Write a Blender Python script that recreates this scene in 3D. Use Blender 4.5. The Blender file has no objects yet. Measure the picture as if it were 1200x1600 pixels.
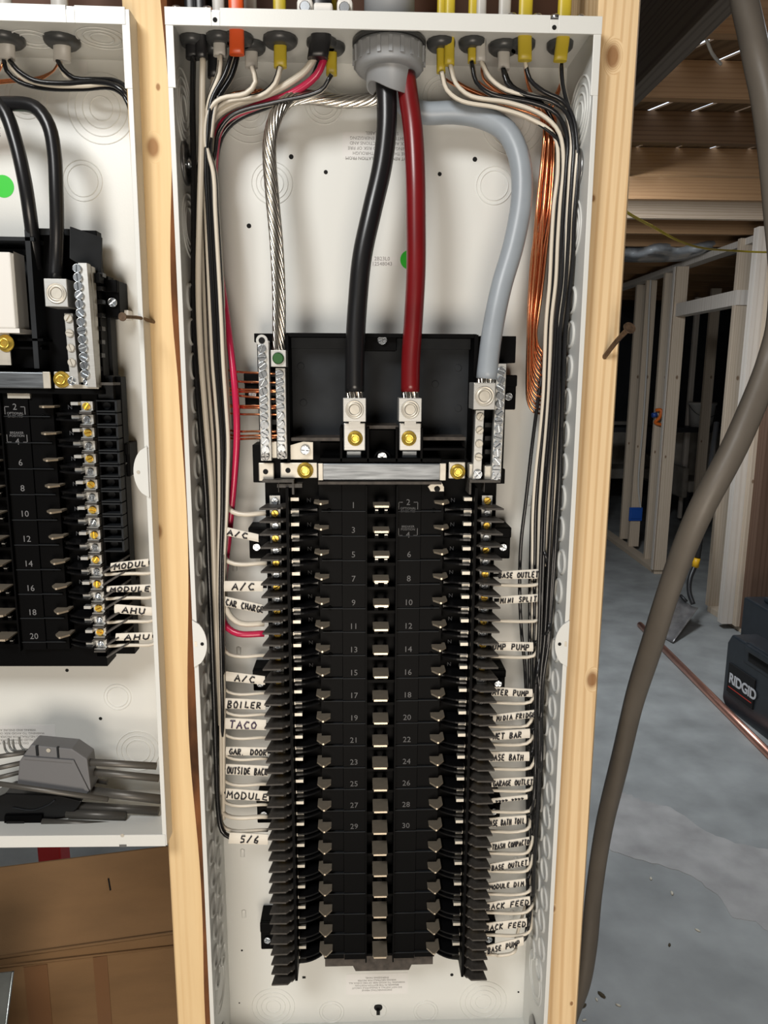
import bpy, math, random
from mathutils import Vector, Matrix
random.seed(7)
S = bpy.context.scene
COL = S.collection
# ---------------------------------------------------------------- camera
CX, CY, CZ = -0.0231, -0.6776, 1.55
PITCH, YAW, ROLL, FPX = 0.1861, -0.0354, 0.0054, 1146.17
cp, sp = math.cos(PITCH), math.sin(PITCH)
Zr = Matrix.Rotation(YAW, 3, 'Z')
CF = Zr @ Vector((0, cp, -sp)); CU0 = Zr @ Vector((0, sp, cp)); CR0 = Zr @ Vector((1, 0, 0))
CR = CR0 * math.cos(ROLL) + CU0 * math.sin(ROLL)
CU = -CR0 * math.sin(ROLL) + CU0 * math.cos(ROLL)
CAM = Vector((CX, CY, CZ))
cd = bpy.data.cameras.new('camera'); cam = bpy.data.objects.new('camera', cd); COL.objects.link(cam)
cam.matrix_world = Matrix.Translation(CAM) @ Matrix((CR, CU, -CF)).transposed().to_4x4()
cd.sensor_fit = 'VERTICAL'; cd.sensor_height = 36.0; cd.lens = FPX / 1600 * 36
cd.clip_start = .02; cd.clip_end = 60
S.camera = cam
# ---------------------------------------------------------------- light
S.view_settings.view_transform = 'Standard'; S.view_settings.look = 'None'
S.view_settings.exposure = 0.0; S.view_settings.gamma = 1
S.view_settings.use_curve_mapping = False
w = bpy.data.worlds.new('world'); S.world = w; w.use_nodes = True
w.node_tree.nodes['Background'].inputs[0].default_value = (.75, .85, 1, 1)
w.node_tree.nodes['Background'].inputs[1].default_value = 2.2

def lamp(name, loc, target, size, watts, col):
    d = bpy.data.lights.new(name, 'AREA'); d.shape = 'DISK'; d.size = size; d.energy = watts; d.color = col
    o = bpy.data.objects.new(name, d); COL.objects.link(o); o.location = loc
    o.rotation_euler = (Vector(target) - Vector(loc)).to_track_quat('-Z', 'Y').to_euler()
    return o
lamp('work_light', (-.58, -1.12, 2.31), (-.18, .05, 1.4), .48, 16.5, (1, 1, .985))
lamp('warm_fill_light', (-.05, -1.75, .72), (0, .1, 1.2), 1.0, 24, (1, .89, .76))  # added warm fill from low in front, stands for no real lamp
lamp('basement_light', (.9, 2.6, 2.3), (1.6, 3.2, 0), .5, 34, (.90, .95, 1))
lamp('basement_light', (1.0, .9, 2.3), (1.1, 1.3, 0), .4, 9, (.88, .94, 1))

def P(u, v, y):
    d = CF * FPX + CR * (u - 600) - CU * (v - 800)
    return CAM + d * ((y - CY) / d.y)
def PZ(u, v, z=0.0):
    d = CF * FPX + CR * (u - 600) - CU * (v - 800)
    return CAM + d * ((z - CZ) / d.z)
def PX(u, v, x):
    d = CF * FPX + CR * (u - 600) - CU * (v - 800)
    return CAM + d * ((x - CX) / d.x)

# ---------------------------------------------------------------- materials
def M(name, col, rough=.5, metal=0.0, noise=0.0, nscale=40, bump=0.0, bscale=200, spec=.5, coat=0.0, stretch=None):
    m = bpy.data.materials.new(name); m.use_nodes = True
    nt = m.node_tree; b = nt.nodes['Principled BSDF']
    b.inputs['Roughness'].default_value = rough; b.inputs['Metallic'].default_value = metal
    b.inputs['Specular IOR Level'].default_value = spec
    b.inputs['Coat Weight'].default_value = coat
    c = (*col, 1); b.inputs['Base Color'].default_value = c
    tc = nt.nodes.new('ShaderNodeTexCoord')
    src = tc.outputs['Object']
    if stretch:
        mp = nt.nodes.new('ShaderNodeMapping'); mp.inputs['Scale'].default_value = stretch
        nt.links.new(src, mp.inputs[0]); src = mp.outputs[0]
    if noise:
        n = nt.nodes.new('ShaderNodeTexNoise'); n.inputs['Scale'].default_value = nscale; n.inputs['Detail'].default_value = 5
        nt.links.new(src, n.inputs['Vector'])
        r = nt.nodes.new('ShaderNodeValToRGB')
        r.color_ramp.elements[0].position = .3; r.color_ramp.elements[1].position = .7
        r.color_ramp.elements[0].color = tuple(max(0, x * (1 - noise)) for x in col) + (1,)
        r.color_ramp.elements[1].color = tuple(min(1, x * (1 + noise)) for x in col) + (1,)
        nt.links.new(n.outputs['Fac'], r.inputs[0]); nt.links.new(r.outputs[0], b.inputs['Base Color'])
    if bump:
        n2 = nt.nodes.new('ShaderNodeTexNoise'); n2.inputs['Scale'].default_value = bscale; n2.inputs['Detail'].default_value = 3
        nt.links.new(src, n2.inputs['Vector'])
        bp = nt.nodes.new('ShaderNodeBump'); bp.inputs['Strength'].default_value = bump; bp.inputs['Distance'].default_value = .001
        nt.links.new(n2.outputs['Fac'], bp.inputs['Height']); nt.links.new(bp.outputs[0], b.inputs['Normal'])
    return m

def wood(name, light, dark, axis='Z', ring=55, knots=(), rough=.65, grain=.5):
    m = bpy.data.materials.new(name); m.use_nodes = True
    nt = m.node_tree; N = nt.nodes; L = nt.links; b = N['Principled BSDF']
    b.inputs['Roughness'].default_value = rough; b.inputs['Specular IOR Level'].default_value = .25
    tc = N.new('ShaderNodeTexCoord')
    mp = N.new('ShaderNodeMapping')
    sc = {'Z': (1, 1, .045), 'X': (.045, 1, 1), 'Y': (1, .045, 1)}[axis]
    mp.inputs['Scale'].default_value = sc
    L.new(tc.outputs['Object'], mp.inputs[0])
    vec = mp.outputs[0]
    # knots push the rings aside and darken
    kfac = None
    for (kx, ky, kz, kr) in knots:
        vm = N.new('ShaderNodeVectorMath'); vm.operation = 'SUBTRACT'; vm.inputs[1].default_value = (kx, ky, kz)
        L.new(tc.outputs['Object'], vm.inputs[0])
        v2 = N.new('ShaderNodeVectorMath'); v2.operation = 'MULTIPLY'; v2.inputs[1].default_value = (1, 0.0, .62)
        L.new(vm.outputs[0], v2.inputs[0])
        ln = N.new('ShaderNodeVectorMath'); ln.operation = 'LENGTH'; L.new(v2.outputs[0], ln.inputs[0])
        mr = N.new('ShaderNodeMapRange'); mr.interpolation_type = 'SMOOTHSTEP'
        mr.inputs['From Min'].default_value = kr * .55; mr.inputs['From Max'].default_value = kr * 1.5
        mr.inputs['To Min'].default_value = 1; mr.inputs['To Max'].default_value = 0
        L.new(ln.outputs['Value'], mr.inputs['Value'])
        if kfac is None: kfac = mr.outputs[0]
        else:
            mx = N.new('ShaderNodeMath'); mx.operation = 'MAXIMUM'; L.new(kfac, mx.inputs[0]); L.new(mr.outputs[0], mx.inputs[1]); kfac = mx.outputs[0]
    n0 = N.new('ShaderNodeTexNoise'); n0.inputs['Scale'].default_value = 9; n0.inputs['Detail'].default_value = 2
    L.new(vec, n0.inputs['Vector'])
    # ring phase = across-grain distance + low noise
    sx = N.new('ShaderNodeSeparateXYZ'); L.new(vec, sx.inputs[0])
    a = N.new('ShaderNodeMath'); a.operation = 'ADD'
    o1, o2 = {'Z': ('X', 'Y'), 'X': ('Z', 'Y'), 'Y': ('X', 'Z')}[axis]
    L.new(sx.outputs[o1], a.inputs[0]); L.new(sx.outputs[o2], a.inputs[1])
    m1 = N.new('ShaderNodeMath'); m1.operation = 'MULTIPLY_ADD'; m1.inputs[1].default_value = .09
    L.new(n0.outputs['Fac'], m1.inputs[0]); L.new(a.outputs[0], m1.inputs[2])
    ph = m1.outputs[0]
    if kfac:
        m2 = N.new('ShaderNodeMath'); m2.operation = 'MULTIPLY_ADD'; m2.inputs[1].default_value = .035
        L.new(kfac, m2.inputs[0]); L.new(ph, m2.inputs[2]); ph = m2.outputs[0]
    m3 = N.new('ShaderNodeMath'); m3.operation = 'MULTIPLY'; m3.inputs[1].default_value = ring * 6.283
    L.new(ph, m3.inputs[0])
    sn = N.new('ShaderNodeMath'); sn.operation = 'SINE'; L.new(m3.outputs[0], sn.inputs[0])
    rg = N.new('ShaderNodeMapRange'); rg.inputs['From Min'].default_value = .1; rg.inputs['From Max'].default_value = 1
    L.new(sn.outputs[0], rg.inputs['Value'])
    n1 = N.new('ShaderNodeTexNoise'); n1.inputs['Scale'].default_value = 260; n1.inputs['Detail'].default_value = 3
    L.new(vec, n1.inputs['Vector'])
    mxg = N.new('ShaderNodeMath'); mxg.operation = 'MULTIPLY_ADD'; mxg.inputs[1].default_value = .5
    L.new(n1.outputs['Fac'], mxg.inputs[0])
    mm = N.new('ShaderNodeMath'); mm.operation = 'MULTIPLY'; mm.inputs[1].default_value = grain
    L.new(rg.outputs[0], mm.inputs[0]); L.new(mm.outputs[0], mxg.inputs[2])
    sub = N.new('ShaderNodeMath'); sub.operation = 'SUBTRACT'; sub.inputs[1].default_value = .2; sub.use_clamp = True
    L.new(mxg.outputs[0], sub.inputs[0])
    mix = N.new('ShaderNodeMix'); mix.data_type = 'RGBA'
    mix.inputs[6].default_value = (*light, 1); mix.inputs[7].default_value = (*dark, 1)
    L.new(sub.outputs[0], mix.inputs[0]); out = mix.outputs[2]
    if kfac:
        pw = N.new('ShaderNodeMath'); pw.operation = 'POWER'; pw.inputs[1].default_value = 2.2; L.new(kfac, pw.inputs[0])
        ms = N.new('ShaderNodeMath'); ms.operation = 'MULTIPLY'; ms.inputs[1].default_value = .85; L.new(pw.outputs[0], ms.inputs[0])
        mk = N.new('ShaderNodeMix'); mk.data_type = 'RGBA'; mk.inputs[7].default_value = (dark[0] * .45, dark[1] * .33, dark[2] * .25, 1)
        L.new(ms.outputs[0], mk.inputs[0]); L.new(out, mk.inputs[6]); out = mk.outputs[2]
    L.new(out, b.inputs['Base Color'])
    bp = N.new('ShaderNodeBump'); bp.inputs['Strength'].default_value = .25; bp.inputs['Distance'].default_value = .001
    L.new(mxg.outputs[0], bp.inputs['Height']); L.new(bp.outputs[0], b.inputs['Normal'])
    return m

paint = M('enclosure_paint', (.69, .695, .665), .36, bump=.06, bscale=900)
m_black = M('black_plastic', (.0016, .0016, .0018), .5, spec=.06)
m_fin = M('black_fin_plastic', (.050, .044, .038), .6, noise=.25, nscale=300)
m_shiny = M('black_gloss_plastic', (.005, .005, .0055), .3, spec=.35)
m_hood = M('charcoal_plastic', (.019, .021, .0235), .55, noise=.3, nscale=25, spec=.14)
m_dust = M('dusty_plastic', (.055, .045, .037), .7, noise=.4, nscale=150)
m_alu = M('aluminium', (.52, .52, .50), .42, .7, noise=.06, nscale=60, stretch=(1, 1, 12))
m_bar = M('busbar_aluminium', (.20, .215, .23), .42, 1, noise=.4, nscale=30, stretch=(1, 1, 14))
m_tin = M('tinned_plate', (.54, .51, .445), .46, .6, noise=.1, nscale=90)
m_zinc = M('zinc_steel', (.66, .70, .74), .24, .95)
m_gold = M('brass_screw', (.95, .66, .12), .25, .75)
m_dark = M('dark_steel', (.28, .28, .28), .32, .9)
m_stab = M('tin_plated_stab', (.62, .53, .41), .42, .75, noise=.08, nscale=120)
m_hole = M('hole_black', (.004, .004, .004), .9)
m_wwire = M('white_insulation', (.66, .60, .50), .30)
m_bwire = M('black_insulation', (.012, .012, .013), .22)
m_bfeed = M('black_feeder_insulation', (.010, .010, .011), .3)
m_rwire = M('red_insulation', (.50, .018, .07), .25)
m_rfeed = M('dark_red_insulation', (.15, .006, .008), .3, noise=.15, nscale=20)
m_gfeed = M('grey_insulation', (.30, .335, .37), .38, noise=.08, nscale=25)
m_cu = M('copper', (.88, .36, .17), .25, 1)
m_strand = M('tinned_strand', (.66, .62, .56), .24, 1)
m_tape = M('white_cloth_tape', (.76, .71, .62), .6)
m_ink = M('black_marker_ink', (.008, .007, .010), .5)
m_ink2 = M('violet_marker_ink', (.05, .03, .07), .5)
m_lab = M('clear_label', (.74, .73, .71), .25)
m_print = M('grey_print', (.20, .19, .18), .6)
m_white = M('white_nylon', (.76, .74, .70), .4)
m_green = M('green_sticker', (.02, .55, .02), .5)
m_gscrew = M('green_screw', (.03, .11, .03), .4, .4)
m_num = M('embossed_number_grey', (.075, .075, .078), .5)
m_numL = M('embossed_number_pale', (.16, .16, .165), .5)
m_nm_y = M('yellow_jacket', (.55, .42, .03), .4)
m_nm_o = M('orange_jacket', (.75, .10, .02), .35)
m_nm_w = M('white_jacket', (.52, .50, .46), .4)
m_nm_k = M('black_jacket', (.015, .015, .017), .35)
m_pvc = M('grey_pvc', (.30, .31, .32), .45)
m_nut = M('dark_connector_nylon', (.05, .052, .053), .35)
m_ser = M('grey_brown_jacket', (.135, .118, .098), .5, noise=.10, nscale=12, bump=.3, bscale=60)
m_hex = M('black_oxide_steel', (.12, .12, .115), .38, .7)
m_holdg = M('grey_holder_plastic', (.14, .14, .145), .5)
m_card = M('cardboard', (.24, .135, .058), .8, noise=.12, nscale=5, bump=.3, bscale=300, stretch=(1, 1, 4))
m_strip = M('glossy_brown_strip', (.22, .11, .05), .3)
m_conc = None

# ---------------------------------------------------------------- mesh helpers
class MB:
    def __init__(s): s.v = []; s.f = []; s.sm = []
    def quadbox(s, c8):
        n = len(s.v); s.v += [tuple(c) for c in c8]
        for q in ((0, 3, 2, 1), (4, 5, 6, 7), (0, 1, 5, 4), (1, 2, 6, 5), (2, 3, 7, 6), (3, 0, 4, 7)):
            s.f.append(tuple(n + i for i in q)); s.sm.append(False)
        return s
    def box(s, x0, x1, y0, y1, z0, z1):
        if x0 > x1: x0, x1 = x1, x0
        if y0 > y1: y0, y1 = y1, y0
        if z0 > z1: z0, z1 = z1, z0
        s.quadbox([(x0, y0, z0), (x1, y0, z0), (x1, y1, z0), (x0, y1, z0), (x0, y0, z1), (x1, y0, z1), (x1, y1, z1), (x0, y1, z1)])
        return s
    def prism(s, poly, a0, a1, axis='z'):
        """poly of 2D points extruded along an axis: z:(x,y)  y:(x,z)  x:(y,z)"""
        area = sum(poly[i][0] * poly[(i + 1) % len(poly)][1] - poly[(i + 1) % len(poly)][0] * poly[i][1] for i in range(len(poly)))
        if (area < 0) != (axis == 'y'): poly = poly[::-1]
        def mk(p, a): return (p[0], p[1], a) if axis == 'z' else ((p[0], a, p[1]) if axis == 'y' else (a, p[0], p[1]))
        if a0 > a1: a0, a1 = a1, a0
        n = len(s.v); k = len(poly)
        s.v += [mk(p, a0) for p in poly] + [mk(p, a1) for p in poly]
        s.f.append(tuple(n + i for i in range(k))[::-1]); s.f.append(tuple(n + k + i for i in range(k))); s.sm += [False, False]
        for i in range(k):
            j = (i + 1) % k; s.f.append((n + i, n + j, n + k + j, n + k + i)); s.sm.append(False)
        return s
    def lathe(s, prof, c=(0, 0, 0), axis='y', n=24, ang=0, smooth=True):
        """prof: (radius, height) ; height goes along -axis for 'y' (towards the viewer)"""
        b = len(s.v); c = Vector(c)
        for (r, h) in prof:
            for i in range(n):
                t = ang + 2 * math.pi * i / n; a, d = r * math.cos(t), r * math.sin(t)
                if axis == 'y': q = (a, -h, d)
                elif axis == 'z': q = (a, d, h)
                elif axis == 'x': q = (h, a, d)
                else: q = (-h, a, d)
                s.v.append(tuple(c + Vector(q)))
        for k in range(len(prof) - 1):
            for i in range(n):
                j = (i + 1) % n
                s.f.append((b + k * n + i, b + k * n + j, b + (k + 1) * n + j, b + (k + 1) * n + i)); s.sm.append(smooth)
        s.f.append(tuple(b + i for i in range(n))); s.sm.append(False)
        s.f.append(tuple(b + (len(prof) - 1) * n + i for i in range(n))); s.sm.append(False)
        return s
    def tube(s, pts, r, n=8, flat=1.0, closed=True):
        pts = [Vector(p) for p in pts]; k = len(pts)
        rs = r if isinstance(r, (list, tuple)) else [r] * k
        b = len(s.v); up = None
        for i in range(k):
            t = (pts[min(i + 1, k - 1)] - pts[max(i - 1, 0)]).normalized()
            if up is None:
                up = Vector((0, -1, 0)) if abs(t.y) < .9 else Vector((1, 0, 0))
            up = (up - t * up.dot(t)).normalized(); sd = t.cross(up)
            for j in range(n):
                a = 2 * math.pi * j / n
                s.v.append(tuple(pts[i] + sd * math.cos(a) * rs[i] + up * math.sin(a) * rs[i] * flat))
        for i in range(k - 1):
            for j in range(n):
                q = (j + 1) % n
                s.f.append((b + i * n + j, b + i * n + q, b + (i + 1) * n + q, b + (i + 1) * n + j)); s.sm.append(n > 4)
        s.f.append(tuple(b + j for j in range(n))[::-1]); s.f.append(tuple(b + (k - 1) * n + j for j in range(n))); s.sm += [False, False]
        return s
    def mesh(s, name):
        me = bpy.data.meshes.new(name); me.from_pydata(s.v, [], s.f)
        me.polygons.foreach_set('use_smooth', s.sm)
        me.validate(); me.update()
        import bmesh
        bm = bmesh.new(); bm.from_mesh(me); bmesh.ops.recalc_face_normals(bm, faces=bm.faces); bm.to_mesh(me); bm.free()
        return me
    def build(s, name, mat, parent=None, label=None, loc=None, bevel=0, seg=2, kind=None):
        me = s.mesh(name); me.materials.append(mat)
        return link(name, me, parent, label, loc, bevel, seg, kind)

def link(name, me, parent=None, label=None, loc=None, bevel=0, seg=2, kind=None, rot=None):
    o = bpy.data.objects.new(name, me); COL.objects.link(o)
    if parent is not None:
        o.parent = parent
    if loc is not None: o.location = loc
    if rot is not None: o.rotation_euler = rot
    if label: o['label'] = label
    if kind: o['kind'] = kind
    if bevel:
        md = o.modifiers.new('bevel', 'BEVEL'); md.width = bevel; md.segments = seg; md.limit_method = 'ANGLE'; md.angle_limit = .7
        md.harden_normals = False
    return o

def thing(name, label, cat, loc=(0, 0, 0), group=None):
    o = bpy.data.objects.new(name, None); COL.objects.link(o); o.empty_display_size = .02
    o.location = loc; o['label'] = label; o['category'] = cat
    if group: o['group'] = group
    return o
def tag(o, label, cat, group=None):
    o['label'] = label; o['category'] = cat
    if group: o['group'] = group
    return o

def cr(pts, step=.004):
    """Catmull-Rom through 3D points"""
    pts = [Vector(p) for p in pts]
    if len(pts) < 3: return pts
    e = [pts[0] * 2 - pts[1]] + pts + [pts[-1] * 2 - pts[-2]]
    out = []
    for i in range(1, len(e) - 2):
        p0, p1, p2, p3 = e[i - 1], e[i], e[i + 1], e[i + 2]
        d = (p2 - p1).length; n = max(2, int(d / step))
        # centripetal-ish tangents to avoid overshoot
        m1 = (p2 - p0) * (d / max(1e-6, (p1 - p0).length + d)); m2 = (p3 - p1) * (d / max(1e-6, d + (p3 - p2).length))
        for k in range(n):
            t = k / n; t2 = t * t; t3 = t2 * t
            out.append(p1 * (2 * t3 - 3 * t2 + 1) + m1 * (t3 - 2 * t2 + t) + p2 * (-2 * t3 + 3 * t2) + m2 * (t3 - t2))
    out.append(pts[-1]); return out
def px(L): return [P(*q) for q in L]
def rel(pts, o): return [Vector(p) - Vector(o) for p in pts]

def wire(name, pts, r, mat, label, cat='wire', group=None, parent=None, n=8, step=.005, flat=1.0):
    c = cr(pts, step)
    o = MB().tube(c, r, n, flat).build(name, mat, parent)
    if parent is None: tag(o, label, cat, group)
    elif label: o['label'] = label
    return o

# stroke letters in a 1 x 1 cell (x right, y up)
G = {
'A': [[(0, 0), (.45, 1), (.9, 0)], [(.15, .4), (.78, .42)]],
'B': [[(0, 0), (.05, 1), (.6, .95), (.7, .72), (.1, .52), (.75, .35), (.7, .08), (0, 0)]],
'C': [[(.85, .9), (.4, 1), (.05, .5), (.35, .02), (.9, .1)]],
'D': [[(0, 0), (.03, 1), (.6, .85), (.85, .45), (.55, .05), (0, 0)]],
'E': [[(.8, .98), (.1, .9), (.02, .1), (.8, .02)], [(.08, .5), (.65, .53)]],
'F': [[(.85, 1), (.05, .95), (0, 0)], [(.04, .5), (.65, .55)]],
'G': [[(.85, .9), (.4, 1), (.05, .5), (.35, .02), (.85, .1), (.85, .45), (.5, .42)]],
'H': [[(.05, 0), (.1, 1)], [(.8, 0), (.78, 1)], [(.08, .5), (.8, .52)]],
'I': [[(.25, 0), (.3, 1)]],
'K': [[(.05, 0), (.08, 1)], [(.8, 1), (.1, .45), (.85, 0)]],
'L': [[(.1, 1), (.05, .03), (.75, .05)]],
'M': [[(0, 0), (.12, 1), (.45, .4), (.8, 1), (.95, 0)]],
'N': [[(.03, 0), (.08, 1), (.75, .03), (.8, 1)]],
'O': [[(.45, 1), (.05, .6), (.2, .05), (.65, .05), (.85, .55), (.45, 1)]],
'P': [[(.05, 0), (.05, 1), (.7, .95), (.75, .6), (.1, .45)]],
'R': [[(.02, 0), (.05, 1), (.7, .92), (.68, .6), (.1, .48), (.8, 0)]],
'S': [[(.8, .92), (.3, 1), (.1, .7), (.7, .42), (.6, .05), (.02, .06)]],
'T': [[(0, .98), (.9, 1)], [(.45, 1), (.42, 0)]],
'U': [[(.05, 1), (.1, .2), (.45, 0), (.75, .2), (.8, 1)]],
'W': [[(0, 1), (.22, 0), (.48, .7), (.72, 0), (1, 1)]],
'5': [[(.8, 1), (.2, .98), (.15, .58), (.65, .55), (.7, .15), (.1, .03)]],
'6': [[(.7, 1), (.2, .55), (.15, .1), (.6, .02), (.75, .35), (.2, .42)]],
'/': [[(.05, -.05), (.7, 1.05)]], '.': [[(.1, 0), (.2, .05)]], '~': [[(0, .5), (.3, .75), (.5, .3), (.9, .6)], [(.1, .3), (.6, .25)]],
}
def scribble(text, A, B, C, D, f0, f1, lo, hi, out, r, parent, mat=None, slant=.12, name='lettering', jit=.05):
    """letters on the quad A(bottom left) B(bottom right) C(top right) D(top left)"""
    A, B, C, D = map(Vector, (A, B, C, D)); out = Vector(out)
    mb = MB(); n = len(text); wch = (f1 - f0) / n
    for i, ch in enumerate(text):
        if ch == ' ': continue
        dy = random.uniform(-jit, jit); sc = random.uniform(.92, 1.05)
        for st in G[ch]:
            pts = []
            st2 = []
            for k in range(len(st) - 1):
                st2 += [st[k], ((st[k][0] + st[k + 1][0]) / 2, (st[k][1] + st[k + 1][1]) / 2)]
            st2.append(st[-1])
            for (x, y) in st2:
                yy = (y - .5) * sc + .5 + dy
                s_ = f0 + wch * (i + .08 + .80 * x + slant * (yy - .5)); t_ = lo + (hi - lo) * yy
                pts.append((A * (1 - s_) + B * s_) * (1 - t_) + (D * (1 - s_) + C * s_) * t_ + out)
            mb.tube(pts, r, 5, .45)
    return mb.build(name, mat or m_ink, parent)

def printed(text, size, loc, rot, mat, parent, name='lettering', align='CENTER', ext=.00008, ls=1.0, off=0.0):
    cu = bpy.data.curves.new(name, 'FONT'); cu.body = text; cu.size = size; cu.align_x = align; cu.align_y = 'CENTER'
    cu.extrude = ext; cu.space_line = ls; cu.resolution_u = 2; cu.offset = off
    t = bpy.data.objects.new('tmp', cu); COL.objects.link(t)
    dg = bpy.context.evaluated_depsgraph_get(); me = bpy.data.meshes.new_from_object(t.evaluated_get(dg))
    bpy.data.objects.remove(t); me.materials.clear(); me.materials.append(mat); me.name = name
    return link(name, me, parent, loc=loc, rot=rot)

def screw_mesh(name, mat, r=.0036, h=.0022, kind='slot', n=16):
    mb = MB()
    mb.lathe([(r, 0), (r, h * .95), (r * .93, h * 1.05), (r * .90, h * .2)], n=n)
    if kind == 'slot':
        for sgn in (1, -1):
            poly = []
            g = r * .16
            for k in range(9):
                a = math.pi * k / 8; poly.append((r * .86 * math.cos(a), max(g, r * .86 * math.sin(a)) * sgn))
            mb.prism(poly, -h * .1, -h * 1.25, 'y')
    elif kind == 'cross':
        for q in range(4):
            poly = []; g = r * .14
            for k in range(5):
                a = math.pi / 2 * k / 4
                x, z = max(g, r * .84 * math.cos(a)), max(g, r * .84 * math.sin(a))
                ca, sa = math.cos(q * math.pi / 2), math.sin(q * math.pi / 2)
                poly.append((x * ca - z * sa, x * sa + z * ca))
            poly.append((g * math.cos(q * math.pi / 2) - g * math.sin(q * math.pi / 2), g * math.sin(q * math.pi / 2) + g * math.cos(q * math.pi / 2)))
            mb.prism(poly, -h * .1, -h * 1.25, 'y')
    me = mb.mesh(name); me.materials.append(mat); return me
def socket_mesh(name, mat, r, depth=.003):
    """recessed set screw: raised ring around a hollow"""
    mb = MB(); n = 28
    mb.lathe([(r * 1.0, 0), (r * 1.0, .0006), (r * .93, .0009), (r * .86, .0003), (r * .80, .0003), (r * .76, .0010), (r * .60, .0010), (r * .56, .0004),
              (r * .50, -.0002), (r * .30, -.0014), (r * .02, -.0019)], n=n)
    me = mb.mesh(name); me.materials.append(mat); return me
def flange_nut(name, mat, r):
    mb = MB(); mb.lathe([(r, 0), (r, .0006), (r * .9, .0014), (r * .66, .0020), (r * .62, .0045), (r * .56, .0050), (r * .40, .0050), (r * .36, .0036)], n=24)
    me = mb.mesh(name); me.materials.append(mat); return me
def rings(mb, c, radii, axis='y', n=40, w_=.0006, h=.0007):
    c = Vector(c)
    for r in radii:
        b = len(mb.v)
        prof = [(r - w_, 0), (r - w_ * .4, h), (r + w_ * .4, h), (r + w_, 0)]
        for (rr, hh) in prof:
            for i in range(n):
                t = 2 * math.pi * i / n; a, d = rr * math.cos(t), rr * math.sin(t)
                q = (a, -hh, d) if axis == 'y' else ((hh, a, d) if axis == 'x' else ((-hh, a, d) if axis == '-x' else (a, d, -hh)))
                mb.v.append(tuple(c + Vector(q)))
        for k in range(3):
            for i in range(n):
                j = (i + 1) % n; mb.f.append((b + k * n + i, b + k * n + j, b + (k + 1) * n + j, b + (k + 1) * n + i)); mb.sm.append(True)
    return mb

# ================================================================= THE SETTING
def struct(o): o['kind'] = 'structure'; return o
m_conc = M('concrete', (.29, .30, .295), .6, noise=.22, nscale=5, bump=.3, bscale=60)
m_conc2 = M('pale_concrete_patch', (.36, .35, .34), .7, noise=.2, nscale=8, bump=.5, bscale=90)
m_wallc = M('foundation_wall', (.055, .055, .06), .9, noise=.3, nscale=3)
m_redw = M('dark_red_wood', (.10, .045, .025), .7, noise=.3, nscale=8)
struct(MB().box(-4, 5.5, -3.2, 10, -.15, 0).build('floor', m_conc))
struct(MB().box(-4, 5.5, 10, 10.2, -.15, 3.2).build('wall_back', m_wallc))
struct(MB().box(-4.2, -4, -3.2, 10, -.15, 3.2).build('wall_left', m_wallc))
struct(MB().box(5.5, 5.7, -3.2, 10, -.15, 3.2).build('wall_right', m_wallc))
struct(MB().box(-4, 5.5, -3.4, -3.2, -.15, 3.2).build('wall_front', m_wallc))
# ceiling: diagonal deck boards over joists, daylight between a few boards
m_deck = wood('deck_board_wood', (.17, .105, .055), (.07, .04, .02), 'X', 30)
ceil = bpy.data.objects.new('ceiling', None); COL.objects.link(ceil); ceil['kind'] = 'structure'
ceil.location = (0, 0, 2.511)
rz = math.radians(-65)
pm = MB().box(-9.5, 9.5, -.0735, .0735, 0, .006).mesh('plank'); pm.materials.append(m_deck)
pmn = MB().box(-9.5, 9.5, -.0640, .0640, 0, .006).mesh('plank'); pmn.materials.append(m_deck)
for k in range(-55, 56):
    d = k * .147
    cx, cy = .75 - d * math.sin(rz), 3.4 + d * math.cos(rz)
    narrow = k in (-7, -5, -4, -3, -2, -1, 0, 2, 3)
    link('plank', pmn if narrow else pm, ceil, loc=(cx, cy, 0 if k % 2 else .0006), rot=(0, 0, rz))
m_joist = wood('joist_wood', (.36, .215, .11), (.22, .115, .055), 'X', 70, grain=.35)
m_joist2 = wood('dark_joist_wood', (.19, .11, .058), (.09, .05, .026), 'X', 60, grain=.5)
m_joist3 = wood('pale_joist_wood', (.62, .50, .38), (.36, .24, .15), 'X', 80, grain=.45)
jy = [1.355 + .44 * k for k in range(-3, 16)]
vis = {0: 'ceiling joist nearest the grey cable, lowest face in shadow', 1: 'ceiling joist just in front of the daylight slits between the deck boards',
       2: 'dark rough ceiling joist behind the diagonal daylight slits', 3: 'brown ceiling joist behind the rough dark one',
       4: 'ceiling joist with an oval grain figure, in front of the pale one', 5: 'pale bright ceiling joist with wavy grain above the yellow cable',
       6: 'ceiling joist just behind the pale bright one, above the plastic sheet'}
for i, y in enumerate(jy):
    k = i - 3
    mt = m_joist2 if k == 2 else (m_joist3 if k == 5 else m_joist)
    o = MB().box(-3.99, 5.49, -.019, .019, 0, .11).build('ceiling_joist', mt, loc=(0, y, 2.4), bevel=.002)
    tag(o, vis.get(k, 'brown ceiling joist far back beyond the pale one' if k > 0 else 'ceiling joist over the panels, nearer than the first one in the photo'), 'joist', 'ceiling joists')
# beam running away from the camera
m_beam = wood('beam_wood', (.15, .13, .11), (.07, .058, .048), 'Y', 60, grain=.5)
o = MB().box(.608, .655, -.9, 2.1, 2.195, 2.398).build('ceiling_beam', m_beam, bevel=.002)
tag(o, 'dark grey-brown beam running under the joists beside the right stud', 'beam')

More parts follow.
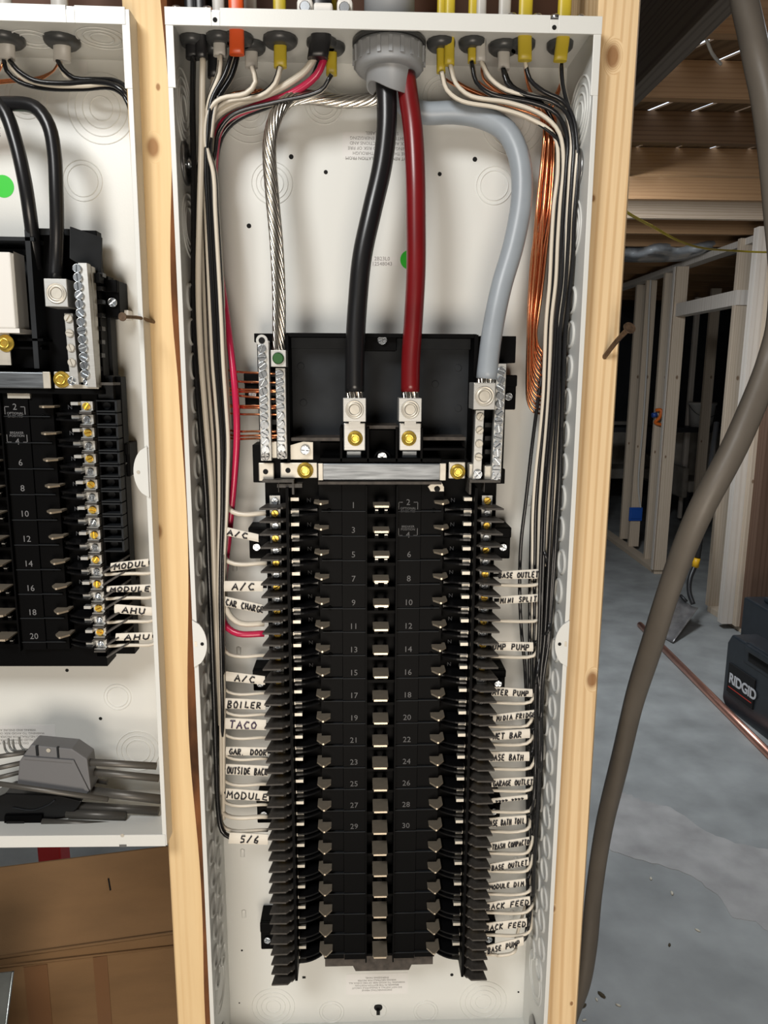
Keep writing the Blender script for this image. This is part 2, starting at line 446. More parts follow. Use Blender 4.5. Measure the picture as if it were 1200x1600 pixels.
# ---------------------------------------------------------------- studs of the panel wall
kn = lambda u, v, r: (*(P(u, v, .02) - Vector((0, 0, 0))), r)
def knots(lst): return [(P(u, v, .02).x, .02, P(u, v, .02).z, r) for (u, v, r) in lst]
m_studL = wood('stud_wood_left', (.76, .56, .31), (.58, .36, .16), 'Z', 150, knots=knots([(239, 230, .006), (247, 136, .002), (246, 830, .005)]), grain=.2)
m_studR = wood('stud_wood_right', (.78, .58, .34), (.50, .29, .12), 'Z', 120, knots=knots([(957, 88, .007), (925, 1062, .006), (864, 1420, .003), (893, 1568, .002), (927, 310, .002)]), grain=.45)
m_bark = M('bark_edge', (.17, .065, .022), .75, noise=.75, nscale=26, bump=.6, bscale=120, stretch=(1, 1, .5))
def stud_mesh(x0, x1, y0, y1, z0, z1, wane):
    mb = MB(); n = 60; rows = []
    for i in range(n + 1):
        z = z0 + (z1 - z0) * i / n
        q = wane(z)
        rows.append([(x0 + .0015, y0, z), (x1 - q, y0, z), (x1, y0 + q * 1.2 + .001, z), (x1, y1, z), (x0, y1, z), (x0, y0 + .0015, z)])
    for r in rows: mb.v += r
    m = 6
    for i in range(n):
        for j in range(m):
            a, b = i * m + j, i * m + (j + 1) % m
            mb.f.append((a, b, b + m, a + m)); mb.sm.append(False)
    mb.f.append(tuple(range(m))[::-1]); mb.f.append(tuple(n * m + j for j in range(m))); mb.sm += [False] * 2
    return mb
def waneL(z):
    return .0035 + .003 * math.sin(z * 6.1 + 1) + .0025 * math.sin(z * 17) + (.004 if 1.55 < z < 1.75 else 0) * math.sin((z - 1.55) / .2 * math.pi)
st = thing('wall_stud', 'pale pine stud with a bark edge between the two panels', 'stud', (-.205, .02, 0))
stud_mesh(-.2230, -.1868, .02, .16, .04, 2.4, waneL).build('board', m_studL, st, loc=(.205, -.02, 0))
mb = MB(); n = 120; pr = None
for i in range(n + 1):
    z = .05 + 2.3 * i / n; q = waneL(z)
    a = [(-.1868 - q - .0002, .0195, z), (-.1868 + .0006, .02 + q * 1.2 + .001 - .0004, z), (-.1862, .155, z), (-.1866, .155, z)]
    mb.v += a
for i in range(n):
    for j in range(3): a = i * 4 + j; mb.f.append((a, a + 1, a + 5, a + 4)); mb.sm.append(False)
mb.build('bark_edge', m_bark, st, 'rough brown bark edge', loc=(.205, -.02, 0))
st2 = thing('wall_stud', 'yellow pine stud with dark knots right of the large panel', 'stud', (.204, .02, 0))
stud_mesh(.1850, .2228, .02, .16, .04, 2.4, lambda z: .0025).build('board', m_studR, st2, loc=(-.204, -.02, 0))
m_stud0 = wood('stud_wood_plain', (.55, .38, .2), (.38, .22, .1), 'Z', 40)
struct(MB().box(-2.5, .24, .02, .16, 0.001, .04).build('baseboard_left', m_stud0))
struct(MB().box(-.9, .24, .158, .17, 1.90, 2.4).build('trim_1', m_redw))
# nails
m_rust = M('rusty_nail_steel', (.13, .085, .055), .5, .6, noise=.4, nscale=200)
def nail(tip, head, r, label):
    tip, head = Vector(tip), Vector(head); t = thing('nail', label, 'nail', tip)
    d = (head - tip); mid = d * .5 + Vector((0, 0, .0015))
    MB().tube(cr([d * -.12, Vector((0, 0, 0)), mid, d], .004), r, 8).build('shank', m_rust, t)
    MB().tube([d, d + d.normalized() * .0012], r * 2.3, 16).build('head', m_rust, t)
nail(P(240, 503, .02), P(192, 495, -.03), .0016, 'bent nail sticking out of the left stud')
nail(P(945, 557, .02), P(983, 513, -.02), .0024, 'nail sticking out of the right stud')

# ================================================================= THE LOAD CENTRE PANELS
def enclosure(root, L, cx, hw, z0, z1, D, which):
    """steel box: local coordinates = world minus L"""
    lo = lambda o: setattr(o, 'location', (-L[0], -L[1], -L[2])) or o
    t = .0013; x0, x1 = cx - hw, cx + hw
    def part(name, mb, mat=paint, label=None, bevel=0, kind=None):
        o = mb.build(name, mat, root, label, bevel=bevel, kind=kind); return lo(o)
    back = part('back_plate', MB().box(x0, x1, D, D + t, z0, z1))
    ws = {}
    for s, x in ((-1, x0), (1, x1)):
        mb = MB().box(x - t if s < 0 else x, x if s < 0 else x + t, .0004, D + t, z0, z1)
        ws[s] = part('side_wall', mb)
        # folded front edge, deeper above the notch
        mb = MB(); w1, w2 = .0030, .0052
        sx = x - s * 0
        mb.box(sx + s * t, sx - s * w1, -.0012, .0006, z0, z1 - .06)
        mb.box(sx + s * t, sx - s * w2, -.0012, .0006, z1 - .06, z1)
        part('front_flange', mb, bevel=.0004)
    part('top_wall', MB().box(x0, x1, .0006, D, z1 - .0012, z1))
    part('bottom_wall', MB().box(x0, x1, .0006, D, z0, z0 + .0012))
    return back, ws, lo, part

# ---- large panel
L0 = Vector((0, .0993, .76))
pan = thing('electrical_panel', 'large open white breaker panel with wiring, between the two studs', 'electrical panel', L0)
HW, DD, ZB, ZT = .181, .0993, .76, 1.8452
back, ws, lo, part = enclosure(pan, L0, 0, HW, ZB, ZT, DD, 0)
# top lip with slot and hole
za, zb = 1.8325, 1.8462
lip = MB(); 
def lipband(x0, x1, z0, z1, notches):
    mb = MB(); xs = x0
    for nx in notches:
        mb.box(xs, nx - .0035, -.0018, .0004, z0, z1)
        mb.box(nx - .0035, nx + .0035, -.0018, .0004, z0, z1 - .0032)
        xs = nx + .0035
    mb.box(xs, x1, -.0018, .0004, z0, z1)
    return mb
lp = part('top_lip', lipband(-HW - .0014, HW + .0014, za, zb, (P(337, 18, 0).x, P(866, 30, 0).x)), bevel=.0003)
for u, v in ((336, 31), (866, 43)):
    q = P(u, v, -.0018); part('screw_hole', MB().lathe([(.0019, 0), (.0019, .0003)], q, 'y', 14), m_hole)
    q = P(u, v - 12, -.0006); part('slot', MB().box(q.x - .0036, q.x + .0036, -.0004, .0002, q.z - .0016, q.z + .0016), m_dark)
# half round tabs
for s, (u, v) in ((-1, (303, 1005)), (1, (885, 1005))):
    c = P(u, v, -.001); x = s * (HW + .001)
    poly = [(x, c.z - .0235)]
    for k in range(13):
        a = -1 + 2 * k / 12; poly.append((x - s * (.0128 * (1 - a * a) ** .62 + .0005), c.z + .0235 * a))
    poly.append((x, c.z + .0235))
    part('cover_tab', MB().prism(poly, -.0032, -.0013, 'y'), bevel=.0002)
    part('tab_hole', MB().lathe([(.0017, 0), (.0017, .0003)], (x - s * .0088, -.0033, c.z), 'y', 14), m_hole)
    part('tab_slot', MB().box(x - s * .0015, x - s * .004, -.0034, -.0032, c.z - .0025, c.z + .0025), m_tin)
# knock-outs on the back
def ko(u, v, R, k, y=DD, w_=.0006, h=.0008):
    c = P(u, v, y); r0 = R * .001
    part('knockout', rings(MB(), c, [r0 * (1 - .22 * i) for i in range(k)], 'y', 44, w_, h))
for a in ((390, 172, 30, 4), (425, 286, 20, 3), (506, 163, 18, 3), (802, 190, 31, 4), (772, 290, 18, 2), (690, 150, 18, 3),
          (427, 1573, 26, 4), (518, 1581, 15, 2), (755, 1565, 29, 4), (665, 1580, 15, 2), (591, 1579, 10, 1)): ko(*a)
for u, v, r in ((455, 245, 2.3), (509, 269, 2.0), (389, 353, 2.3), (742, 249, 2.3), (687, 272, 2.0), (706, 1523, 2), (378, 1485, 1.2), (374, 1567, .9), (810, 1550, 1.2), (404, 540, 1.6)):
    part('mounting_hole', MB().lathe([(r * .001, 0), (r * .001, .00025)], P(u, v, DD), 'y', 18), m_hole)
q = P(475, 1527, DD); part('mounting_hole', MB().box(q.x - .002, q.x + .002, DD - .0003, DD, q.z - .0015, q.z + .0015), m_hole)
q = P(591, 1574, DD)
part('keyhole', MB().lathe([(.0052, 0), (.0052, .0003)], q, 'y', 20).box(q.x - .0022, q.x + .0022, DD - .0003, DD, q.z - .011, q.z), m_hole)
for u, v in ((379, 1333), (381, 1428), (367, 820 + 65), (373, 1018), (841, 560), (827, 782), (820, 1235), (806, 1345), (800, 1428), (808, 1180)):
    q = P(u, v, DD); mb = MB(); mb.tube([q + Vector((0, 0, -.006)), q + Vector((0, 0, -.005)), q + Vector((0, 0, .005)), q + Vector((0, 0, .006))], [.0005, .0026, .0026, .0005], 10, .35)
    part('embossed_bump', mb)
# knock-outs on the side walls
zs = [1.62 - .0318 * k for k in range(24)]
for s in (-1, 1):
    x = s * HW; ax = 'x' if s < 0 else '-x'
    c = Vector((x, .048, 1.785)); part('knockout', rings(MB(), c, [.032, .025, .018, .011], ax, 44, .0009, .0013))
    c = Vector((x, .052, 1.685)); part('knockout', rings(MB(), c, [.028, .022, .016], ax, 44, .0009, .0012))
    # plug disc with its bolt
    c = Vector((x, .046, 1.737 if s > 0 else 1.738))
    mb = MB().lathe([(.019, 0), (.019, .0015), (.017, .0028), (.010, .0032), (.0095, .0022), (.001, .0024)], c, ax, 32)
    pl = part('hole_plug', mb, m_dark, 'dark steel plug disc')
    o = MB().lathe([(.0052, .002), (.0052, .0045), (.0040, .0062), (.0005, .0066)], c, ax, 6).build('plug_bolt', m_zinc, pl)
    for k, z in enumerate(zs):
        if z > ZB + .12:
            for y in ((.030, .062) if k > 7 else (.040,)):
                part('knockout', rings(MB(), (x, y + (.006 if k % 2 and k > 7 else 0), z), [.0115], ax, 26, .0016, .0018))
    part('knockout', rings(MB(), (x, .05, .865), [.028, .020], ax, 40, .0008, .001))
    c = Vector((x, .05, .835)); 
    mb = MB().lathe([(.017, 0), (.017, .0015), (.015, .0026), (.004, .003)], Vector((x, .045, .797)), ax, 30)
    pl = part('hole_plug', mb, m_dark, 'dark steel plug disc')
    MB().lathe([(.0045, .002), (.0045, .0045), (.003, .006)], Vector((x, .045, .797)), ax, 6).build('plug_bolt', m_zinc, pl)

# printed labels on the back plate
def qlab(u0, v0, u1, v1, y, mat, name='label', th=.0002, r=0):
    a, b = P(u0, v0, y), P(u1, v1, y)
    return part(name, MB().box(a.x, b.x, y - th, y, b.z, a.z), mat, bevel=0)
lb = qlab(535, 206, 659, 249, DD, m_lab, 'warning_label')
def labtext(lb, txt, size, u, v, rotz=True, mat=None, ls=1.1, y=DD):
    q = P(u, v, y); 
    o = printed(txt, size, q - L0 + Vector((0, -.0003, 0)) - Vector(lb.location) + Vector(lb.location) , (math.pi / 2, math.pi if rotz else 0, 0), mat or m_print, lb, ls=ls, ext=.00004)
    # the label part already carries the offset of the panel
    o.location = q + Vector((0, -.0003, 0))
    return o
labtext(lb, 'DO NOT REMOVE INSULATION FROM\nWIRE THAT PASSES THROUGH\nWARNING: TO AVOID RISK OF FIRE\nCHECK ALL CONNECTIONS AND\nRETIGHTEN BEFORE ENERGIZING\nSEE DOOR LABEL', .0042, 597, 228)
lb = qlab(576, 401, 621, 416, DD, m_lab, 'serial_label')
labtext(lb, '2B23L0\n12548043', .0052, 597, 408.5, False, ls=.95)
q = P(640, 406, DD); part('green_sticker', MB().lathe([(.0095, 0), (.0095, .0003)], q, 'y', 28), m_green)
lb = qlab(541, 1522, 637, 1552, DD, m_lab, 'warning_label')
labtext(lb, 'DISCONNECTING MEANS\nDO NOT INSTALL A SINGLE POLE CIRCUIT\nBREAKER IN THE BOTTOM POSITION\nWARNING: TO AVOID RISK OF FIRE CHECK ALL\nWIRING NEUTRALS FOR PROPER\nENERGIZING PANEL', .0032, 589, 1537)
# marks on the right wall
q = PX(860, 1265, HW); o = printed('LISTED', .006, q - L0 + Vector((-.0004, 0, 0)), (math.pi / 2, 0, math.pi * 1.5), m_print, pan, 'lettering'); o.rotation_euler = Matrix(((0, 0, -1), (0, 1, 0), (1, 0, 0))).to_euler()

# ---------------------------------------------------------------- interior: one builder for both panels
SC_Z = screw_mesh('screw', m_zinc, .0040, .0024, 'slot'); SC_G = screw_mesh('screw', m_gold, .0036, .0024, 'slot')
SC_S = screw_mesh('screw', m_zinc, .0033, .0022, 'cross'); SC_D = screw_mesh('screw', m_dark, .0043, .0030, 'cross')
SC_X = screw_mesh('screw', m_zinc, .0046, .0026, 'cross'); SC_F = screw_mesh('screw', m_tin, .0038, .0014, 'slot')
NUT = flange_nut('flange_nut', m_gold, .0080)
SOCK = socket_mesh('set_screw', m_tin, .0087)
SOCKB = socket_mesh('set_screw', m_tin, .0095)
def scr(me, p, parent, off, a=None, name='screw', s=1.0, label=None):
    o = link(name, me, parent, label, loc=Vector(p) - off, rot=(0, a if a is not None else random.uniform(0, 6.28), 0)); o.scale = (s, s, s); return o

def compact_rails(root, off, dx, dz, n, part, zb, zt):
    for s in (-1, 1):
        rail = part('neutral_rail', MB().box(s * .0880, s * .1030, .052, .078, zb - .010, zt + .008).box(s * .1000, s * .1230, .064, .080, zb - .012, zt + .012), m_black)
        pad = MB(); pad.box(-.0055, .0055, .0475, .0530, -.0046, .0046); pad.box(-.0055, .0055, .0430, .0480, -.0050, -.0040)
        pad = pad.mesh('terminal_pad'); pad.materials.append(m_alu)
        tipm = MB().box(-.0035, .0035, .0400, .0480, -.0016, .0014).mesh('rail_tip'); tipm.materials.append(m_alu)
        wall = MB().box(-.0050, .0065, .0400, .0620, -.0007, .0009).mesh('rail_divider'); wall.materials.append(m_fin)
        cup = MB()
        for zz in (-.0055, .0047): cup.box(-.0100, .0090, .050, .066, zz, zz + .0013)
        cup.box(.0078, .0098, .050, .066, -.0055, .0060); cup.lathe([(.0040, 0), (.0040, .0015), (.0030, .0015)], (-.004, .064, 0), 'y', 12)
        cup = cup.mesh('wire_port'); cup.materials.append(m_hood)
        fin = MB().prism([(-.0125, .0400), (.0105, .0480), (.0125, .0640), (-.0125, .0640)], -.0008, .0010)
        finm = fin.mesh('wire_fin'); finm.materials.append(m_fin)
        for k in range(2 * n):
            zz = 1.4250 - .0127 * k
            link('terminal_pad', pad, rail, loc=(s * .0945, 0, zz)); link('rail_divider', wall, rail, loc=(s * .0945, 0, zz - .0062))
            link('screw', SC_G if k % 2 == 0 else SC_S, rail, loc=(s * .0945, .0474, zz), rot=(0, random.uniform(0, 6.28), 0))
            link('rail_tip', tipm, rail, loc=(s * .0855, 0, zz + .0028))
            if k < 12: o = link('wire_port', cup, rail, loc=(s * .1125, 0, zz)); o.scale = (s, 1, 1)
            else: o = link('wire_fin', finm, rail, loc=(s * .1125, 0, zz - .006)); o.scale = (s, 1, 1); o.rotation_euler = (0, -s * .55, 0)
        part('rail_shroud', MB().box(s * .0860, s * .1230, .040, .062, zt + .004, zt + .0065), m_fin)
def breaker_rows(root, off, dx, dz, n, m_n, compact=False):
    """bus stabs, number plates, neutral rails and wire fins; n rows of two breakers. off = world position of the root"""
    T = lambda x, y, z: (x + dx, y, z + dz)
    def part(name, mb, mat, label=None, bevel=0, parent=root, loc=True, kind=None):
        o = mb.build(name, mat, parent, label, loc=(Vector((dx, 0, dz)) - off) if loc else None, bevel=bevel, kind=kind); return o
    z0 = 1.422; zt = 1.4415; zb = 1.422 - .0254 * (n - 1) - .0155
    base = part('interior_base', MB().box(-.0935, .0935, .062, .080, zb, zt + .01), m_black)
    sub = lambda name, mb, mat, **k: mb.build(name, mat, base, **k)
    mb = MB()
    for s in (-1, 1):
        mb.box(s * .0150, s * .0395, .0455, .062, zb, zt)
        mb.box(s * .0400, s * .0625, .0470, .062, zb, zt)
        mb.box(s * .0145, s * .0160, .0400, .062, zb, zt)
    sub('number_plate', mb, m_black)
    ribk = MB().box(.0160, .0395, .0443, .046, -.0078, -.0070).box(.0395, .0600, .0443, .0475, -.0076, -.0068).mesh('row_rib'); ribk.materials.append(m_hood)
    for k in range(n):
        z = z0 - .0254 * k
        for s in (-1, 1):
            o = link('row_rib', ribk, base, loc=(0, 0, z)); o.scale = (s, 1, 1)
    # bus stabs and their supports
    sb = MB(); poly = [(-.0083, .030 + .0028), (-.0070, .030), (.0068, .030), (.0081, .030 + .0028), (.0081, .0535), (-.0083, .0535)]
    sb.prism(poly, -.0007, .0007); sb.box(-.0070, .0068, .0294, .0306, -.0009, .0011)
    sm = sb.mesh('bus_stab'); sm.materials.append(m_stab)
    cm = MB()
    for s in (-1, 1): cm.box(s * .0032, s * .0062, .0460, .0500, -.0010, .0012)
    cm = cm.mesh('support_clip'); cm.materials.append(m_alu)
    pm_ = MB()
    for s in (-1, 1): pm_.box(s * .0028, s * .0068, .044, .064, -.0055, -.0015); pm_.box(s * .0028, s * .0068, .047, .064, -.0100, -.0072)
    pm_.box(-.0145, .0145, .0475, .064, -.0135, -.0105)
    pm_ = pm_.mesh('stab_support'); pm_.materials.append(m_black)
    nt = MB()
    for (s) in (1,):
        nt.prism([(-.0072, .0385), (-.0008, .0300), (.0008, .0300), (.0072, .0385), (.0072, .0520), (-.0072, .0520)], -.0011, .0007)
    nt = nt.mesh('neutral_stab'); nt.materials.append(m_stab)
    arm = MB()
    for zz in (0, -.0058):
        poly = [(-.0135, .060), (-.0135, .0360)] + [(-.0135 + .0245 * k / 7, .0360 + .0105 * (k / 7) ** 2.2) for k in range(1, 8)] + [(.011, .060)]
        arm.prism(poly, zz - .0009, zz + .0009)
    arm.box(-.0135, .0110, .050, .060, -.0058, 0)
    am = arm.mesh('retaining_arm'); am.materials.append(m_shiny)
    for k in range(n):
        z = z0 - .0254 * k
        link('bus_stab', sm, base, loc=(random.uniform(-.0004, .0004), 0, z))
        link('support_clip', cm, base, loc=(0, 0, z - .0060))
        link('stab_support', pm_, base, loc=(0, 0, z))
        for s in (-1, 1):
            link('neutral_stab', nt, base, loc=(s * .0600, 0, z + .0028))
            o = link('retaining_arm', am, base, loc=(s * .0755, 0, z - .0040)); o.scale = (1 if s < 0 else -1, 1, 1)
            num = str(2 * k + (1 if s < 0 else 2))
            if k < 15 or m_n is m_numL:
                zz = z - .0015
                if num in ('2', '4'):
                    printed(num, .0085, (s * .0268, .0453, zz + (.003 if num == '2' else -.005)), (math.pi / 2, 0, 0), m_n, base, 'number')
                    ff = MB(); up = 1 if num == '2' else -1; fz = zz - (.001 if num == '2' else .001)
                    for e in (-1, 1):
                        ff.box(.0268 + e * .0098, .0268 + e * .0092, .0450, .0456, fz - up * .003, fz + up * .0045)
                        ff.box(.0268 + e * .0098, .0268 + e * .0055, .0450, .0456, fz + up * .0040, fz + up * .0046)
                    ff.build('number_frame', m_n, base)
                    printed('OPTIONAL\nBACK-FED' if num == '2' else 'BREAKER\nPOSITION', .0032, (s * .0268, .0453, zz - .0045 if num == '2' else zz + .0022), (math.pi / 2, 0, 0), m_n, base, 'lettering', ls=.9)
                else:
                    printed(num, .0088, (s * .0282, .0453, zz), (math.pi / 2, 0, 0), m_n, base, 'number')
                if k < 8: printed('N', .0060, (s * .0735, .0600, z + .0012), (math.pi / 2, 0, 0), m_numL if m_n is m_numL else m_num, base, 'lettering')
    for s in (-1, 1):
        for z in (z0 - .0070, z0 - .0254 * 4 - .007, z0 - .0254 * 6 - .007):
            sub('boss', MB().lathe([(.0022, 0), (.0022, .0012), (.0012, .0013), (.0010, .0002)], (s * .0525, .047, z), 'y', 14), m_black)
    if compact:
        compact_rails(root, off, dx, dz, n, part, zb, zt)
        return base
    # neutral rails with terminal pads, screws and fins
    nf = 2 * n
    for s in (-1, 1):
        rail = part('neutral_rail', MB().box(s * .0900, s * .1165, .052, .078, zb - .010, zt + .008).box(s * .0912, s * .0940, .0300, .060, zb - .012, zt - .001), m_black)
        pad = MB(); pad.box(-.0052, .0052, .0475, .0530, -.0050, .0050); pad.box(-.0052, .0052, .0430, .0480, -.0052, -.0042)
        pad = pad.mesh('terminal_pad'); pad.materials.append(m_alu)
        tipm = MB().box(-.0040, .0040, .0405, .0480, -.0019, .0014).mesh('rail_tip'); tipm.materials.append(m_tin)
        fin = MB()
        fin.prism([(-.0160, .0250), (.0020, .0250), (.0052, .0290), (.0070, .0290), (.0105, .0345), (.0105, .0560), (-.0105, .0560), (-.0125, .0460)], -.0008, .0010)
        finm = fin.mesh('wire_fin'); finm.materials.append(m_fin)
        for k in range(nf + 1):
            z = 1.4325 - .0127 * k
            o = link('wire_fin', finm, rail, loc=(s * (.1037), 0, z - .0122)); o.scale = (-s * random.uniform(.97, 1.02), 1, 1)
            o.rotation_euler = (random.uniform(-.015, .015), random.uniform(-.03, .03), 0)
            if k < nf:
                zz = 1.4250 - .0127 * k
                link('terminal_pad', pad, rail, loc=(s * .1065, 0, zz))
                gold = (k % 2 == 1) if s < 0 else (k % 2 == 0)
                o = link('screw', SC_G if gold else SC_S, rail, loc=(s * .1065, .0474, zz), rot=(0, random.uniform(0, 6.28), 0))
                link('rail_tip', tipm, rail, loc=(s * .0862, 0, zz + .0028))
        # shroud above the first screws
        shr = MB(); shr.box(s * .0860, s * .1165, .032, .060, zt + .004, zt + .0065); shr.box(s * .0860, s * .088, .034, .060, zt - .008, zt + .004); shr.box(s * .101, s * .1015, .036, .060, zt - .006, zt + .004)
        part('rail_shroud', shr, m_fin)
    return base
m_n1 = m_num
iroot_off = L0
base = breaker_rows(pan, L0, 0, 0, 21, m_num)
# dusty foot of the interior
z = P(600, 1507, .06).z
part('interior_foot', MB().prism([(-.062, z + .022), (-.062, z + .0035), (-.0300, z + .0035), (-.0270, z - .0035), (.0345, z - .0035), (.0375, z + .0035), (.062, z + .0035), (.062, z + .022)], .055, .075, 'y'), m_dust)
mb = MB()
for k in range(7): mb.lathe([(.0014, 0), (.0014, .012)], (-.058 + k * .0034, .070, z + .0030), 'y', 8)
part('foot_teeth', mb, m_black)

# mounting ears
def ear(s, v0, v1, u, hook=True, xw=.016, y=.088, lab=None):
    a = P(u, v0, .075).z; b = P(u, v1, .075).z; x0 = s * .113; x1 = s * (.113 + xw + .008)
    o = part('mounting_ear', MB().box(x0, x1, .072, .098, b, a).box(x0, x1, .068, .072, a - (a - b) * .33, a), m_black, bevel=.0012)
    scr(SC_X, (s * (.113 + xw), .0708, a - (a - b) * .62), o, Vector((0, 0, 0)), s=.85)
    if hook: part('back_hook', MB().box(s * (.113 + xw - .001), s * (.113 + xw + .0095), .084, .0992, b - .002, b + .0065), m_white, bevel=.001)
for (v0, v1, h) in ((583, 636, True), (822, 872, True), (1043, 1078, False), (1243, 1284, False), (1436, 1481, False)):
    ear(-1, v0, v1, 395, h); 
for (v0, v1, h) in ((586, 640, True), (822, 872, True), (1043, 1078, False), (1240, 1277, False), (1434, 1478, False)):
    ear(1, v0, v1, 800, h)

# ---------------------------------------------------------------- upper tray, lugs and bars of the large panel
def bp(u0, v0, u1, v1, y0, y1, mb=None):
    """box whose front face (plane y0) spans the given picture rectangle"""
    a, b = P(u0, (v0 + v1) / 2, y0), P(u1, (v0 + v1) / 2, y0); t, d = P((u0 + u1) / 2, v0, y0), P((u0 + u1) / 2, v1, y0)
    mb = mb or MB(); mb.box(a.x, b.x, y0, y1, d.z, t.z); return mb
tray = part('lug_tray', bp(443, 530, 748, 722, .080, .084), m_hood)
def tr(name, mb, mat, bevel=0, label=None): return mb.build(name, mat, tray, label, bevel=bevel)
mb = MB(); 
bp(447, 521, 745, 527, .048, .080, mb)                   # top rim
bp(447, 523, 452, 722, .045, .080, mb); bp(739, 523, 745, 722, .045, .080, mb)
tr('tray_wall', mb, m_black)
mb = MB(); bp(455, 528, 738, 545, .070, .080, mb); tr('tray_step', mb, m_hood)
mb = MB(); bp(568, 523, 620, 548, .056, .078, mb); o = tr('tray_bracket', mb, m_black, .0008)
scr(SC_X, P(597, 531, .055), tray, Vector((0, 0, 0)), s=1.0)
for a in ((573, 665, 622, 670, .040, .080), (455, 684, 536, 689, .046, .080), (660, 683, 728, 688, .046, .080)): tr('tray_ledge', bp(*a), m_dust)
mb = MB()
for u in (533, 575, 620, 659): bp(u - 2, 668, u + 2, 722, .036, .080, mb)
bp(500, 716, 690, 722, .036, .070, mb)
bp(660, 700, 728, 704, .040, .080, mb)
tr('tray_rib', mb, m_black, .0004)
for a in ((578, 672, 618, 718, .066, .080), (665, 690, 726, 718, .066, .080), (500, 692, 531, 718, .066, .080)): tr('tray_pocket', bp(*a), m_black)
for u, v in ((470, 572), (474, 629), (470, 672), (716, 536), (716, 575), (716, 638), (680, 600), (680, 674), (560, 560)):
    tr('ejector_mark', MB().lathe([(.0036, 0), (.0036, .0003), (.0030, .0004)], P(u, v, .080), 'y', 18), m_hood)
mb = MB().lathe([(.0090, 0), (.0090, .016), (.0072, .017), (.0060, .010)], P(597, 714, .058), 'y', 22); tr('screw_boss', mb, m_black)
scr(SC_X, P(597, 714, .042), tray, Vector((0, 0, 0)), s=1.05)
# side black plates behind the bars
mb = MB(); bp(397, 521, 447, 535, .058, .080, mb); bp(404, 530, 447, 750, .064, .080, mb); bp(395, 695, 440, 754, .046, .080, mb)
part('rail_carrier', mb, m_black, bevel=.0006)
mb = MB(); bp(745, 525, 806, 567, .050, .080, mb); bp(745, 560, 789, 750, .064, .080, mb); bp(770, 733, 789, 756, .046, .080, mb)
part('rail_carrier', mb, m_black, bevel=.0006)
for k in range(9): part('carrier_rib', bp(421, 580 + k * 15, 434, 589 + k * 15, .050, .066), m_shiny, bevel=.0006)
for k in range(4): part('carrier_rib', bp(757, 660 + k * 21, 776, 668 + k * 21, .052, .066), m_shiny, bevel=.0006)
# cross bus bar
cb = part('cross_bar', bp(497, 724, 697, 751, .038, .044), m_bar, 'wide scratched aluminium bar', bevel=.0012)
bp(497, 753, 690, 757, .034, .060).build('bar_shelf', m_dust, cb)
bp(497, 724, 505, 751, .0365, .038).build('bar_bend', m_tin, cb, bevel=.0006); bp(687, 724, 697, 751, .0365, .038).build('bar_bend', m_tin, cb, bevel=.0006)
def plate(name, u0, v0, u1, v1, y, mat=m_tin, th=.002, bevel=.0009, label=None):
    return part(name, bp(u0, v0, u1, v1, y, y + th), mat, label, bevel=bevel)
def holeon(pl, u, v, y, r=.0026): MB().lathe([(r, 0), (r, .0003)], P(u, v, y), 'y', 18).build('bolt_hole', m_hole, pl)
p1 = plate('link_plate', 438, 723, 496, 747, .042); holeon(p1, 450, 735, .042); scr(NUT, P(477, 735, .0415), p1, Vector(), name='flange_nut')
p2 = plate('link_plate', 404, 723, 428, 752, .040); holeon(p2, 415, 737, .040)
p3 = plate('link_plate', 701, 722, 727, 748, .042); scr(NUT, P(715, 737, .0415), p3, Vector(), name='flange_nut', s=.95)
a = [(u, v) for u, v in ((449, 697), (474, 690), (489, 691), (489, 718), (449, 718))]
o = part('link_plate', MB().prism([(P(u, v, .048).x, P(u, v, .048).z) for u, v in a], .048, .050, 'y'), m_tin); scr(SC_X, P(477, 703, .047), o, Vector(), name='hex_screw')
plate('bent_link', 421, 690, 433, 716, .040, th=.018); plate('bent_link', 757, 728, 772, 752, .040, th=.014); plate('bent_link', 733, 725, 741, 748, .042, th=.014)
mb = MB(); bp(433, 756, 472, 762, .036, .05, mb); part('shroud_lip', mb, m_fin)
# bottom clip with a round opening
o = part('latch_clip', MB().prism([(P(u, v, .042).x, P(u, v, .042).z) for u, v in ((668, 760), (673, 768), (694, 768), (694, 761), (690, 753), (680, 752))], .042, .052, 'y'), m_tin, bevel=.0004)
MB().lathe([(.0030, 0), (.0030, .0005)], P(683, 764, .042), 'y', 16).build('round_opening', m_hole, o)
# main lugs
def lug(u0, v0, u1, v1, y, depth, su, sv, me, mat=m_alu, s=1.0, par=None, offs=None, name='wire_lug'):
    o = part(name, bp(u0, v0, u1, v1, y, y + depth), mat, bevel=.0006)
    scr(me, P(su, sv, y - .0002), o, Vector(), a=random.random(), name='set_screw', s=s); return o
for (c, g) in ((554, 555), (641, 639)):
    o = lug(c - 18, 622, c + 18, 659, .022, .026, c, 640, SOCK)
    o2 = plate('lug_foot', c - 17, 661, c + 17, 704, .036, m_alu, .006)
    bp(c - 9, 656, c + 9, 665, .030, .038).build('lug_neck', m_alu, o2)
    scr(NUT, P(g, 685, .0355), o2, Vector(), name='flange_nut', s=.92)
    plate('lug_blade', c - 13, 704, c + 11, 719, .046, m_bar, .004)
lug(740, 598, 774, 640, .022, .030, 757, 619, SOCKB, s=.98)
gl = part('ground_lug', bp(423, 547, 447, 573, .026, .046), m_alu, bevel=.0005)
MB().lathe([(.0052, 0), (.0054, .0022), (.0044, .0030)], P(435, 560, .026), 'y', 20).build('green_screw', m_gscrew, gl, 'green ground screw')
